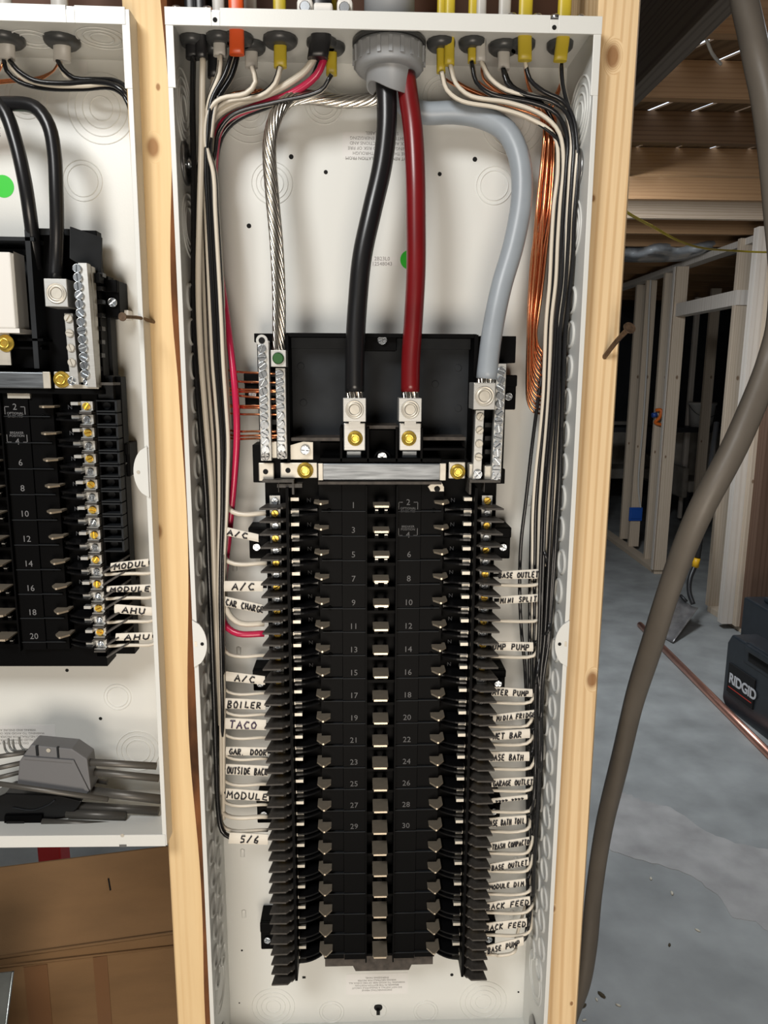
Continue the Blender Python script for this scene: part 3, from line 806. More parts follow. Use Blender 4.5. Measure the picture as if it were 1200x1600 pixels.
# terminal bars
def bar(u0, v0, u1, v1, uv0, uv1, n, me, y, wpx, last=None, s=1.0, first=None):
    a0, a1 = P(uv0[0], uv0[1], y), P(uv1[0], uv1[1], y)
    t = P(u0, v0, y); b = P(u1, v1, y); hw = wpx / 2
    mb = MB(); mb.quadbox([(b.x - hw, y, b.z), (b.x + hw, y, b.z), (b.x + hw, y + .009, b.z), (b.x - hw, y + .009, b.z), (t.x - hw, y, t.z), (t.x + hw, y, t.z), (t.x + hw, y + .009, t.z), (t.x - hw, y + .009, t.z)])
    o = part('terminal_bar', mb, m_alu, bevel=.0005)
    for k in range(n):
        f = k / (n - 1); p = a0.lerp(a1, f); scr(me, (p.x, y - .0003, p.z), o, Vector(), s=s * random.uniform(.97, 1.03))
    if last: scr(SC_D if last[2] == 'd' else SC_X, P(last[0], last[1], y - .0004), o, Vector(), s=.95)
    return o
b1 = bar(411, 532, 416, 720, (409.5, 545), (415, 703), 13, SC_Z, .034, .0105, (415, 713, 'd'))
MB().lathe([(.0054, -.004), (.0054, .0002)], P(409, 532, .034), 'y', 20).build('bar_end', m_alu, b1)
MB().lathe([(.0030, 0), (.0030, .0003)], P(409, 532, .0336), 'y', 16).build('bolt_hole', m_hole, b1)
b2 = bar(438, 575, 441, 717, (437, 585), (440, 701), 10, SC_Z, .036, .0095, (441, 711, 'd'))
b3 = bar(784, 568, 775, 752, (783, 580), (775, 733), 13, SC_Z, .034, .0095, (775, 743, 'x'))
b4 = bar(750, 641, 745, 750, (750, 651), (747.5, 714), 4, SC_F, .036, .0085, (746, 741, 'x'))

# ================================================================= CABLES AND WIRES OF THE LARGE PANEL
# ---- four service conductors coming out of the grey conduit
def feeder(name, pts, r, mat, label, strands=None, cat='cable'):
    pts = px(pts); t = thing(name, label, cat, pts[-1])
    c = cr(pts, .006)
    MB().tube(rel(c, pts[-1]), r, 24).build('jacket', mat, t)
    if strands:
        a, b, rr = strands; a, b = P(*a), P(*b)
        for k in range(9):
            an = 2 * math.pi * k / 9 + .3; q = []
            for i in range(7):
                f = i / 6; th = an + f * .5
                q.append(a.lerp(b, f) - pts[-1] + Vector((math.cos(th) * rr, math.sin(th) * rr, 0)))
            MB().tube(q, rr * .36, 8).build('strand', m_strand, t, 'bare aluminium strand' if k == 0 else None)
        MB().tube([a - pts[-1], b - pts[-1]], rr * .7, 10).build('core', m_hole, t)
    return t
feeder('service_cable', [(602, 118, .046), (604, 150, .044), (604, 200, .042), (597, 260, .038), (581, 330, .034), (566, 400, .034), (559, 470, .036), (555, 540, .036), (554, 612, .036)],
       .0092, m_bfeed, 'thick black service cable down to the left main lug', ((554, 608, .036), (554, 627, .036), .0062))
feeder('service_cable', [(634, 118, .044), (638, 150, .040), (645, 200, .034), (649, 270, .030), (650, 340, .030), (650, 420, .031), (646, 500, .034), (642, 560, .036), (641, 612, .036)],
       .0090, m_rfeed, 'thick dark red service cable down to the right main lug', ((641, 608, .036), (641, 627, .036), .0062))
feeder('service_cable', [(616, 128, .060), (628, 158, .064), (660, 176, .066), (710, 176, .064), (755, 184, .060), (792, 206, .056), (812, 250, .052), (815, 310, .048), (803, 380, .044), (783, 450, .040), (769, 520, .038), (760, 592, .037)],
       .0100, m_gfeed, 'thick light grey neutral cable curving right to its own lug', ((760, 588, .037), (757, 604, .037), .0066))
# twisted bare conductor in a clear sheath
pts = px([(604, 130, .064), (590, 152, .066), (565, 158, .066), (525, 158, .064), (480, 152, .060), (450, 158, .056), (430, 185, .052), (421, 230, .048), (425, 300, .044), (432, 380, .042), (436, 460, .044), (436, 550, .048)])
c = cr(pts, .003)
t = thing('service_cable', 'bare twisted silver conductor curving left to the green screw lug', 'cable', pts[-1])
m_clear = M('silver_core', (.30, .28, .26), .3, .8)
MB().tube(rel(c, pts[-1]), .0046, 12).build('core', m_clear, t)
ns = 11
for k in range(ns):
    q = []; up = Vector((0, -1, 0)); dist = 0
    for i, p in enumerate(c):
        tt = (c[min(i + 1, len(c) - 1)] - c[max(i - 1, 0)]).normalized()
        up = (up - tt * up.dot(tt)).normalized(); sd = tt.cross(up)
        if i: dist += (c[i] - c[i - 1]).length
        a = 2 * math.pi * k / ns + dist * 62
        q.append(p - pts[-1] + (sd * math.cos(a) + up * math.sin(a)) * .0050)
    MB().tube(q, .00150, 7).build('strand', m_strand, t)

# ---- grey conduit bushing
ct = PZ(606, 84, 1.845); 
t = thing('conduit', 'grey conduit with a ribbed locknut entering the panel top in the middle', 'conduit', ct)
cy = .047; cxx = ct.x
def cc(z): return (0, cy - ct.y, z - ct.z)
MB().lathe([(.0225, 1.846 - ct.z), (.0225, 1.98 - ct.z)], cc(ct.z), 'z', 40).build('pipe', m_pvc, t)
mb = MB().lathe([(.0330, -.004), (.0330, .000), (.0245, .0005)], cc(1.8425), 'z', 44); mb.build('gasket', m_nut, t)
mb = MB().lathe([(.0240, -.022), (.0290, -.022), (.0312, -.019), (.0316, -.006), (.0316, -.002), (.0255, -.002)], cc(1.840), 'z', 44)
mb.build('locknut', m_pvc, t)
rbm = MB().box(-.0016, .0016, -.0012, .0012, -.017, -.004).mesh('locknut_rib'); rbm.materials.append(m_pvc)
for k in range(20):
    a = 2 * math.pi * k / 20
    link('locknut_rib', rbm, t, loc=(math.cos(a) * .0318, cy - ct.y + math.sin(a) * .0318, 1.840 - ct.z), rot=(0, 0, a + math.pi / 2))
# slanted tongue of the pipe below the nut
mb = MB(); n = 40
for (r, o_) in ((.0205, 0), (.0190, 0)):
    for j, zz in enumerate((1.838, None)):
        for i in range(n):
            a = 2 * math.pi * i / n; x, y = math.cos(a) * r, math.sin(a) * r
            z = zz if zz else 1.7995 - x * .35 - .004 * math.sin(a * 3) * .4
            mb.v.append((x, cy - ct.y + y, z - ct.z))
for (p0, p1) in ((0, 1), (3, 2), (1, 3)):
    for i in range(n):
        j = (i + 1) % n; mb.f.append((p0 * n + i, p0 * n + j, p1 * n + j, p1 * n + i)); mb.sm.append(p1 != 3)
mb.build('pipe_end', m_pvc, t)

# ---- cable entries in the top
def nut(t, c, r, mat=None, z=1.8436):
    MB().lathe([(r * .55, -.0065), (r * .8, -.0065), (r * .98, -.004), (r, -.0015), (r, 0), (r * .55, 0)], c, 'z', 14).build('locknut', mat or m_nut, t, 'dark locknut')
def entry(label, u, v0, v1, y, mat, w=.0062, d=.0034, nutr=.0125, up=True, lean=0, name='cable'):
    """flat jacketed cable: from above the lip to its cut end inside the box"""
    a = P(u, v0, y); b = P(u + lean, v1, y); b.x = b.x
    t = thing(name, label, 'cable', b)
    if nutr: nut(t, Vector((a.x, y + (.010 if v0 <= 54 else 0), 1.8436)) - b, nutr)
    top = Vector((a.x, y, 1.845))
    pts = [Vector((a.x, y + .0, 2.10)), Vector((a.x, y, 1.95)), top, (top + b) / 2, b]
    mb = MB()
    c_ = cr(rel(pts, b), .01)
    k0 = len(c_)
    n = 14; bb = len(mb.v)
    for q in c_:
        for j in range(n):
            an = 2 * math.pi * j / n; ex = (abs(math.cos(an)) ** .6) * (1 if math.cos(an) > 0 else -1); ey = (abs(math.sin(an)) ** .8) * (1 if math.sin(an) > 0 else -1)
            mb.v.append((q.x + ex * w, q.y + ey * d, q.z))
    for i in range(k0 - 1):
        for j in range(n):
            jj = (j + 1) % n; mb.f.append((bb + i * n + j, bb + i * n + jj, bb + (i + 1) * n + jj, bb + (i + 1) * n + j)); mb.sm.append(True)
    mb.f.append(tuple(bb + j for j in range(n))); mb.f.append(tuple(bb + (k0 - 1) * n + j for j in range(n))[::-1]); mb.sm += [False, False]
    mb.build('jacket', mat, t)
    return t, b
entry('left one of the two thick black cables entering at the left corner', 301, 60, 92, .050, m_nm_k, .0060, .0050, .012)
entry('right one of the two thick black corner cables, above the fat white wire', 315, 60, 92, .046, m_nm_k, .0050, .0046, 0)
entry('black cable ending low behind the orange one', 334, 70, 122, .070, m_nm_k, .0056, .0046, .012)
entry('white jacketed cable between the black corner cables and the orange one', 343, 60, 88, .044, m_nm_w, .0054, .0034, .012)
entry('orange jacketed cable entering through the panel top', 370, 50, 86, .034, m_nm_o, .0066, .0036, .013)
entry('short grey-white jacketed cable just right of the orange one', 393, 78, 106, .060, m_nm_w, .0058, .0034, .013)
entry('yellow jacketed cable with a dark oval nut left of the conduit', 438, 66, 106, .046, m_nm_y, .0058, .0034, .0155)
entry('thick black cable over the red and white fat wires', 502, 50, 92, .040, m_nm_k, .0092, .0062, .014, lean=-6)
entry('yellow jacketed cable behind the thick black one', 518, 74, 118, .058, m_nm_y, .0050, .0034, .0125)
entry('yellow cable with a long split end, first on the right of the conduit', 689, 66, 114, .046, m_nm_y, .0040, .0034, .0130)
entry('yellow cable close beside the first one right of the conduit', 702, 62, 102, .040, m_nm_y, .0046, .0034, 0)
entry('yellow cable half hidden by the white one beside it', 738, 62, 98, .044, m_nm_y, .0042, .0034, .0125)
entry('white cable just right of the half hidden yellow one', 751, 60, 97, .040, m_nm_w, .0044, .0034, 0)
entry('white cable with a ribbed dark nut, second white one on the right', 787, 68, 109, .050, m_nm_w, .0056, .0036, .0140)
entry('broad yellow cable at the right, second from the corner', 820, 54, 95, .034, m_nm_y, .0062, .0036, .012)
entry('yellow cable with printing nearest to the right top corner', 880, 54, 96, .034, m_nm_y, .0060, .0036, .012, lean=-5)
# clamps on top of the box
def clamp(u, label, y=.03, w=.016):
    a = P(u, 12, y); z = 1.8462
    t = thing('cable_clamp', label, 'cable clamp', (a.x, y, z))
    MB().box(-w, w, -.004, .006, 0, .005).build('clamp_bar', m_zinc, t, bevel=.0012)
    for s in (-1, 1):
        MB().lathe([(.0045, 0), (.0045, .003), (.0036, .0042), (.0005, .0046)], (s * (w - .005), -.0005, .005), 'z', 12).build('screw', m_zinc, t)
clamp(300, 'zinc clamp over the two black cables on the panel top', .02, .018); clamp(438, 'zinc clamp around the yellow cable left of the conduit', .03, .012)
clamp(820, 'zinc clamp around the broad yellow cable', .02); clamp(887, 'zinc clamp nearest to the right stud', .02)
a = P(508, 12, .012)
t = thing('cable_clamp', 'white two-screw clamp around the thick black cable', 'cable clamp', (a.x, .012, 1.8462))
for s in (-1, 1):
    MB().box(s * .010, s * .0235, -.006, .012, 0, .013).build('clamp_foot', m_white, t, bevel=.003)
    MB().lathe([(.0048, 0), (.0048, .002), (.0040, .003)], (s * .0165, -.0062, .0045), 'y', 12).build('screw', m_zinc, t)
MB().box(-.0095, .0065, -.005, .010, .0, .010).build('saddle', m_white, t, bevel=.002)
a = P(625, 10, .02)
t = thing('mounting_ring', 'bright zinc flange around the conduit on the panel top', 'ring', (a.x, .03, 1.8462))
MB().box(-.022, .026, -.018, .03, 0, .0045).build('flange_plate', m_alu, t, bevel=.0015)

# ---- bundle geometry
def edge(tab, v):
    if v <= tab[0][0]: return tab[0][1:]
    for a, b in zip(tab, tab[1:]):
        if v <= b[0]:
            f = (v - a[0]) / (b[0] - a[0]); return (a[1] + (b[1] - a[1]) * f, a[2] + (b[2] - a[2]) * f)
    return tab[-1][1:]
RT = [(200, 876, 902), (260, 872, 904), (300, 867, 905), (340, 862, 900), (430, 857, 897), (500, 850, 886), (640, 842, 880), (780, 822, 874), (900, 820, 866), (1000, 822, 858), (1080, 824, 846), (1180, 824, 847), (1300, 822, 840), (1400, 822, 834), (1480, 818, 826)]
LT = [(200, 297, 338), (250, 297, 337), (340, 298, 342), (480, 301, 350), (560, 304, 353), (640, 311, 358), (700, 316, 361), (800, 322, 357), (900, 327, 350), (1000, 329, 350), (1100, 334, 351), (1200, 337, 350), (1300, 340, 350)]
FAM_R = [[(690, 112), (698, 140), (722, 158), (775, 168), (825, 184), (866, 212)],
         [(703, 100), (712, 130), (736, 150), (795, 160), (845, 178), (874, 208)],
         [(737, 96), (744, 128), (768, 147), (832, 160), (870, 178), (886, 214)],
         [(752, 95), (766, 122), (792, 141), (852, 155), (882, 172), (893, 214)],
         [(787, 107), (792, 130), (815, 146), (862, 158), (886, 178), (896, 220)],
         [(820, 93), (828, 124), (850, 143), (880, 158), (896, 186), (902, 232)],
         [(877, 94), (879, 130), (886, 160), (896, 190), (901, 220), (903, 250)]]
FAM_L = [[(302, 88), (301, 140), (300, 200)],
         [(345, 86), (343, 115), (326, 160), (320, 215)],
         [(362, 84), (352, 115), (330, 158), (324, 215)],
         [(372, 84), (362, 118), (338, 160), (329, 215)],
         [(393, 104), (399, 128), (384, 146), (345, 154), (326, 174), (321, 220)],
         [(438, 104), (430, 130), (408, 149), (352, 160), (330, 185), (326, 225)],
         [(518, 116), (500, 142), (430, 160), (366, 178), (342, 205), (335, 245)]]
def strand_pts(side, s, y, fam, vend, yt=None):
    T_, F_ = (RT, FAM_R) if side > 0 else (LT, FAM_L)
    fam_ = F_[fam]; yt = yt if yt is not None else .044
    j = random.uniform(-2, 2)
    pts = []
    for i, (u, v) in enumerate(fam_):
        f = i / (len(fam_) - 1); pts.append((u + j * .8 * (1 - f * .5), v + j * .9 * (1 if i else .3), yt + (y - yt) * f * .8))
    v = fam_[-1][1] + 55
    ph = random.uniform(0, 6)
    while v < vend - 24:
        a, b = edge(T_, v); pts.append((a + (b - a) * s + 1.3 * math.sin(v * .011 + ph), v, y + .004 * math.sin(v * .008 + ph * 2))); v += 58
    return pts
tagcount = {}
NM = {'w': ('white', m_wwire), 'k': ('black', m_bwire)}
# right side: (fin u, fin v, corner v, text or None, tag geometry)
def tagbox(A, B, C, D, parent, y, th=.0011):
    """A bottom left, B bottom right, C top right, D top left (picture points)"""
    q = [P(a[0], a[1], y) for a in (A, B, C, D)]
    mb = MB()
    # slightly bowed label, 5 segments high
    n = 5; base = len(mb.v)
    for k in range(n + 1):
        f = k / n; bow = -.0012 * math.sin(math.pi * f)
        for p0, p1 in ((q[0], q[3]), (q[1], q[2])):
            c = p0.lerp(p1, f); mb.v.append((c.x, c.y + bow, c.z)); mb.v.append((c.x, c.y + bow + th, c.z))
    for k in range(n):
        a = base + k * 4; b = a + 4
        for f in ((a, a + 2, b + 2, b), (a + 1, b + 1, b + 3, a + 3), (a, b, b + 1, a + 1), (a + 2, a + 3, b + 3, b + 2)): mb.f.append(f); mb.sm.append(False)
    mb.f.append((base, base + 1, base + 3, base + 2)); e = base + n * 4; mb.f.append((e, e + 2, e + 3, e + 1)); mb.sm += [False] * 2
    return q, mb.build('wire_tag', m_tape, parent, 'white cloth tape tag')
TAGS_R = [  # text, left(u, vtop, vbot), right(u, vtop, vbot), f0, f1
 ('BASE OUTLETS', (779, 893, 905), (848, 889, 904), .0, .99, 'base outlets'),
 ('MINI SPLIT', (780, 932, 944), (847, 928, 940), .02, .88, 'mini split'),
 ('SUMP PUMP', (766, 1002, 1016), (833, 1004, 1018), -.06, .92, 'sump pump'),
 ('WATER PUMP', (764, 1073, 1087), (832, 1077, 1089), -.02, .92, 'water pump'),
 ('MIDIA FRIDGE', (770, 1117, 1128), (839, 1109, 1121), .08, .96, 'midia fridge'),
 ('WET BAR', (766, 1143, 1157), (828, 1139, 1153), .05, .80, 'wet bar'),
 ('BASE BATH', (764, 1175, 1190), (827, 1175, 1189), .03, .86, 'base bath'),
 ('GARAGE OUTLET', (768, 1217, 1230), (834, 1214, 1226), .03, .98, 'garage outlet'),
 ('~~~~ ~~~~', (768, 1248, 1255), (824, 1242, 1249), .1, .9, 'smudged writing'),
 ('BASE BATH TOIL', (760, 1279, 1293), (822, 1274, 1287), .02, .97, 'base bath toil'),
 ('TRASH COMPACTO', (766, 1317, 1329), (827, 1308, 1320), .04, 1.0, 'trash compactor'),
 ('BASE OUTLET', (766, 1350, 1361), (826, 1340, 1352), .03, .97, 'base outlet'),
 ('MODULE DIM', (762, 1380, 1391), (821, 1373, 1384), .04, .96, 'module dim'),
 ('BACK FEED', (758, 1411, 1423), (828, 1401, 1414), .02, .99, 'back feed, upper'),
 ('BACK FEED', (757, 1443, 1455), (823, 1435, 1448), .02, .99, 'back feed, lower'),
 ('BASE PUMP', (760, 1478, 1491), (818, 1464, 1477), .03, .90, 'base pump')]
tagw = {'smudged writing': 'black wire under a thin smudged tag between the garage outlet and base bath toil tags',
        'back feed, upper': 'black wire tagged BACK FEED, the upper of the two at the right', 'back feed, lower': 'black wire tagged BACK FEED, the lower one, just above BASE PUMP',
        'base outlets': 'black wire tagged BASE OUTLETS, highest tag on the right', 'base outlet': 'black wire tagged BASE OUTLET, below the TRASH COMPACTOR tag'}
for i, (txt, Lq, Rq, f0, f1, nm) in enumerate(TAGS_R):
    y = .046
    lab = tagw.get(nm, 'black wire tagged %s at the right of the breaker rows' % nm.upper())
    vm = (Rq[1] + Rq[2]) / 2; ve = vm
    s = random.uniform(.25, 1.0); yy = random.uniform(.040, .062)
    a, b = edge(RT, ve - 20)
    pts = strand_pts(1, s, yy, i % 7, ve - 20, .040 + .02 * random.random())
    pts += [(max(Rq[0] + 5, a + (b - a) * s), ve - 26, yy - .006), (Rq[0] + 5, ve - 8, y + .008), (Rq[0] - 2, ve, y + .002), ((Lq[0] + Rq[0]) / 2, (vm + (Lq[1] + Lq[2]) / 2) / 2, y + .003), (Lq[0] - 8, (Lq[1] + Lq[2]) / 2, y + .006)]
    o3 = P(*pts[-1]); t = thing('wire', lab, 'wire', o3, 'tagged black wires on the right')
    t['label'] = lab
    MB().tube(rel(cr(px(pts), .005), o3), .0018, 8).build('insulation', m_bwire, t)
    q, tg = tagbox((Lq[0], Lq[2]), (Rq[0], Rq[2]), (Rq[0], Rq[1]), (Lq[0], Lq[1]), None, y)
    tg.parent = t; tg.location = -o3
    q = list(q)
    sc = scribble(txt, q[0], q[1], q[2], q[3], f0, f1, .16, .80, (0, -.0017, 0), .00075, None)
    sc.parent = tg
# white loops on the right: (fin v, corner u, corner v)
WR = [(914, 852, 904), (970, 853, 955), (1026, 843, 1000), (1098, 838, 1070), (1135, 833, 1112), (1163, 832, 1148), (1201, 838, 1172), (1235, 838, 1205), (1268, 837, 1238), (1299, 828, 1288), (1333, 833, 1300), (1361, 833, 1330), (1397, 830, 1386), (1426, 832, 1410), (1461, 830, 1446), (1492, 806, 1482)]
nms = ['BASE OUTLETS', 'MINI SPLIT', 'SUMP PUMP', 'WATER PUMP', 'MIDIA FRIDGE', 'WET BAR', 'BASE BATH', 'GARAGE OUTLET', 'smudged', 'BASE BATH TOIL', 'TRASH COMPACTOR', 'BASE OUTLET', 'MODULE DIM', 'upper BACK FEED', 'lower BACK FEED', 'BASE PUMP']
for i, (v, cu, cv) in enumerate(WR):
    s = .35 + .6 * random.random(); yy = random.uniform(.058, .085)
    pts = strand_pts(1, s, yy, (i * 3 + 2) % 7, cv - 25, .036 + .02 * random.random())
    u0 = 776 if v < 1100 else 768
    pts += [(cu, cv - 14, yy), (cu - 1, cv + (v - cv) * .35, .050), (cu - 9, v - 1.5, .050), (cu - 30, v + 1, .051), (u0 + 8, v, .050), (u0 - 14, v - 1, .054)]
    wire('wire', px(pts), .0019, m_wwire, 'white wire curving into the rail just below the %s tag' % nms[i], group='white wires on the right')
# loose strands filling the bundle
def fill(side, lst):
    T_ = RT if side > 0 else LT
    for (col, s0, s1, y0, y1, fam, v1, lab, r) in lst:
        F_ = (FAM_R if side > 0 else FAM_L)[fam]
        pts = [(u, v, .040 + (y0 - .040) * k / len(F_)) for k, (u, v) in enumerate(F_)]
        v = F_[-1][1] + 50
        while v < v1:
            a, b = edge(T_, v); f = (v - 250) / (v1 - 250); s = s0 + (s1 - s0) * f
            pts.append((a + (b - a) * s, v, y0 + (y1 - y0) * f)); v += 60
        a, b = edge(T_, v1); pts.append((a + (b - a) * s1, v1, y1 + .004))
        wire('wire', px(pts), r, NM[col][1], lab, group='long wires in the %s bundle' % ('right' if side > 0 else 'left'))
fill(1, [('w', .0, .30, .046, .060, 0, 1000, 'white wire along the inner left edge of the right bundle', .0019),
         ('k', .12, .42, .048, .060, 0, 1180, 'black wire second from the inner edge of the right bundle', .0019),
         ('w', .26, .50, .042, .056, 1, 1060, 'white wire third from the inner edge of the right bundle', .0019),
         ('k', .40, .80, .040, .050, 2, 1290, 'black wire in the middle of the right bundle', .0019),
         ('k', .30, .10, .060, .066, 1, 1300, 'black wire deep in the middle of the right bundle', .0019),
         ('w', .58, .96, .036, .046, 3, 1000, 'white wire crossing towards the outer edge of the right bundle', .0019),
         ('k', .70, .86, .034, .042, 4, 1400, 'black wire right of centre in the right bundle', .0019),
         ('w', .80, .64, .034, .046, 5, 900, 'white wire near the outer edge of the right bundle, ending high', .0019),
         ('k', .92, 1.0, .034, .040, 5, 1120, 'outermost black wire of the right bundle', .0020),
         ('k', 1.0, .92, .052, .056, 6, 1220, 'black wire against the right side wall', .0019),
         ('w', .95, 1.0, .062, .066, 6, 1060, 'white wire deep against the right side wall', .0019),
         ('k', .55, .5, .072, .074, 2, 1440, 'black wire at the back of the right bundle', .0019)])
# the single black wire left of the right bundle
wire('wire', px([(787, 107, .05), (800, 134, .052), (850, 165, .058), (874, 230, .064), (866, 330, .07), (858, 430, .07), (853, 540, .066), (840, 630, .060), (831, 700, .060), (822, 780, .062), (814, 850, .064), (812, 920, .066), (815, 990, .068), (820, 1040, .070), (823, 1120, .074), (824, 1300, .078), (824, 1420, .07), (822, 1458, .052), (815, 1474, .049)]), .0019, m_bwire, 'black wire standing apart on the inner side of the right bundle')

# ---- left side
FL = [('k', 301, 308, .040, 'thick black wire along the outer edge of the left bundle to the 5/6 tag')]
pts = [(302, 88, .050), (301, 150, .050), (302, 250, .046), (303, 360, .044), (302, 480, .044), (306, 580, .042), (315, 690, .042), (322, 780, .044), (326, 880, .046), (331, 1000, .048), (335, 1110, .050), (338, 1200, .050), (341, 1265, .050), (347, 1298, .049), (360, 1308, .047), (385, 1311, .048)]
o3 = P(*pts[-1]); t = thing('wire', FL[0][4], 'wire', o3, 'tagged wires on the left')
MB().tube(rel(cr(px(pts), .005), o3), .0027, 10).build('insulation', m_bwire, t)
q, tg = tagbox((357, 1318), (419, 1320), (419, 1304), (359, 1301), None, .045); tg.parent = t; tg.location = -o3
sc = scribble('5/6', *q, .28, .80, .2, .85, (0, -.0017, 0), .0008, None); sc.parent = tg
wire('wire', px([(317, 88, .046), (316, 140, .044), (315, 220, .042), (312, 330, .038), (310, 440, .036), (313, 540, .038), (322, 660, .042), (330, 760, .044), (334, 860, .046), (337, 960, .050), (343, 1080, .056), (346, 1180, .06), (348, 1250, .066)]), .0029, m_wwire, 'fat white wire in front of the left bundle, below the black corner cable', group='long wires in the left bundle')
wire('wire', px([(334, 118, .070), (332, 180, .068), (330, 260, .066), (336, 360, .064), (341, 460, .060), (345, 560, .060), (350, 650, .062), (356, 730, .064), (355, 800, .064), (351, 880, .064), (351, 925, .060), (357, 958, .052), (376, 974, .050), (413, 974, .054)]), .0030, m_wwire, 'fat white wire bending into the rail above the red one')
wire('wire', px([(508, 88, .044), (494, 118, .048), (455, 146, .056), (395, 168, .062), (350, 190, .066), (338, 225, .070), (334, 320, .076), (340, 400, .076), (352, 480, .070), (361, 550, .060), (368, 620, .052), (370, 680, .052), (366, 750, .056), (358, 830, .062), (351, 900, .068), (347, 950, .066), (352, 976, .058), (372, 990, .052), (413, 990, .054)]), .0034, m_rwire, 'fat red wire running down the left side and bending into the rail')
wire('wire', px([(492, 90, .044), (472, 115, .048), (420, 146, .054), (360, 166, .058), (332, 190, .060), (325, 250, .062), (332, 360, .064), (338, 470, .064), (346, 560, .066), (356, 680, .07), (354, 800, .072), (350, 900, .074)]), .0032, m_wwire, 'fat white wire running beside the red one out of the thick black cable')
wire('wire', px([(502, 92, .050), (486, 125, .056), (430, 160, .066), (370, 186, .072), (345, 215, .078), (336, 270, .08), (338, 400, .08), (344, 560, .078), (352, 700, .078)]), .0030, m_bwire, 'fat black wire behind the red one out of the thick black cable')
# white cross pieces that reach the rail, and tagged ones: (v at fins, tag...)
fill(-1, [('w', .36, .40, .048, .052, 1, 1000, 'white wire third from the outer edge of the left bundle', .0019),
          ('k', .30, .52, .052, .058, 2, 1180, 'black wire behind the fat white one in the left bundle', .0019),
          ('w', .52, .66, .046, .050, 3, 1240, 'white wire in the middle of the left bundle', .0019),
          ('k', .60, .80, .042, .046, 2, 1150, 'glossy black wire in the middle of the left bundle', .0020),
          ('k', .72, .92, .046, .048, 3, 1060, 'black wire right of the glossy one in the left bundle', .0019),
          ('w', .88, .96, .042, .052, 4, 1280, 'white wire along the inner edge of the left bundle', .0020),
          ('k', .78, .76, .060, .062, 4, 1280, 'black wire deep in the inner half of the left bundle', .0019),
          ('w', .66, .58, .064, .066, 5, 1290, 'white wire deep in the middle of the left bundle', .0019),
          ('k', .16, .30, .056, .058, 0, 1100, 'black wire against the left side wall', .0022),
          ('k', .45, .2, .066, .068, 6, 1290, 'black wire at the back of the left bundle', .0019)])
WL = [(802, 'A/C, highest', 358, .0026), (880, 'second', 352, .0024), (1024, 'x', 352, .0018), (1083, 'x', 351, .0016), (1116, 'x', 351, .0017), (1152, 'x', 350, .0017), (1185, 'x', 351, .0017), (1225, 'x', 350, .0018), (1257, 'x', 349, .0018), (1276, 'x', 348, .0024), (1297, 'x', 348, .0020)]
WLlab = ['white wire into the left rail above the first A/C tag', 'white wire into the left rail between the two upper A/C tags', 'white wire into the left rail below the red wire', 'white wire between the lowest A/C tag and BOILER',
         'white wire between the BOILER and TACO tags', 'white wire just below the TACO tag', 'white wire below the GAR. DOOR tag', 'white wire below the OUTSIDE BACK tag', 'white wire just below the left MODULE tag',
         'thick white wire with dark marks below the left MODULE tag', 'white wire just above the 5/6 tag']
for i, (v, _, u0, r) in enumerate(WL):
    a, b = edge(LT, v); yy = .062 + .012 * (i % 3) / 2
    pts = strand_pts(-1, .85 + .1 * random.random(), yy, 1 + i % 6, v - 60)
    pts += [(u0 - 3, v - 40, yy), (u0 - 2, v - 12, .056), (u0 + 6, v - 2, .052), (u0 + 24, v + 2, .050), (408, v, .052), (418, v, .056)]
    wire('wire', px(pts), r, m_wwire, WLlab[i], group='white wires on the left')
TAGS_L = [('A/C', (355, 824, 837), (404, 835, 847), .0, .70, 'black wire under the highest A/C tag at the left', m_ink),
 ('A/C', (350, 908, 924), (411, 908, 924), .2, .82, 'black wire under the middle A/C tag at the left', m_ink),
 ('CAR CHARGE', (352, 932, 947), (410, 945, 959), .02, 1.05, 'black wire tagged CAR CHARGE at the left', m_ink),
 ('A/C', (353, 1049, 1064), (414, 1057, 1070), .22, .78, 'black wire under the lowest A/C tag at the left', m_ink),
 ('BOILER', (352, 1091, 1107), (415, 1094, 1109), .06, .92, 'black wire tagged BOILER at the left', m_ink),
 ('TACO', (352, 1122, 1139), (416, 1125, 1141), .10, .80, 'black wire tagged TACO at the left', m_ink2),
 ('GAR. DOOR', (353, 1167, 1180), (418, 1168, 1181), .08, 1.0, 'black wire tagged GAR. DOOR at the left', m_ink),
 ('OUTSIDE BACK', (353, 1194, 1210), (419, 1197, 1213), .03, 1.0, 'black wire tagged OUTSIDE BACK at the left', m_ink),
 ('MODULE', (353, 1232, 1249), (420, 1237, 1252), .02, 1.02, 'black wire tagged MODULE at the left of the large panel', m_ink)]
for i, (txt, Lq, Rq, f0, f1, lab, ink) in enumerate(TAGS_L):
    y = .047; vm = (Lq[1] + Lq[2]) / 2; a, b = edge(LT, vm); yy = .056 + .01 * (i % 3)
    pts = strand_pts(-1, .70 + .25 * random.random(), yy, 1 + (i * 2) % 6, vm - 60)
    pts += [(b - 2, vm - 34, yy), (Lq[0] - 5, vm - 10, y + .008), (Lq[0] + 3, vm, y + .004), ((Lq[0] + Rq[0]) / 2, (vm + (Rq[1] + Rq[2]) / 2) / 2, y + .004), (Rq[0] + 6, (Rq[1] + Rq[2]) / 2, y + .007)]
    o3 = P(*pts[-1]); t = thing('wire', lab, 'wire', o3, 'tagged wires on the left')
    MB().tube(rel(cr(px(pts), .005), o3), .0021, 8).build('insulation', m_bwire, t)
    q, tg = tagbox((Lq[0], Lq[2]), (Rq[0], Rq[2]), (Rq[0], Rq[1]), (Lq[0], Lq[1]), None, y); tg.parent = t; tg.location = -o3
    sc = scribble(txt, *q, f0, f1, .16, .82, (0, -.0017, 0), .0008, None, ink); sc.parent = tg

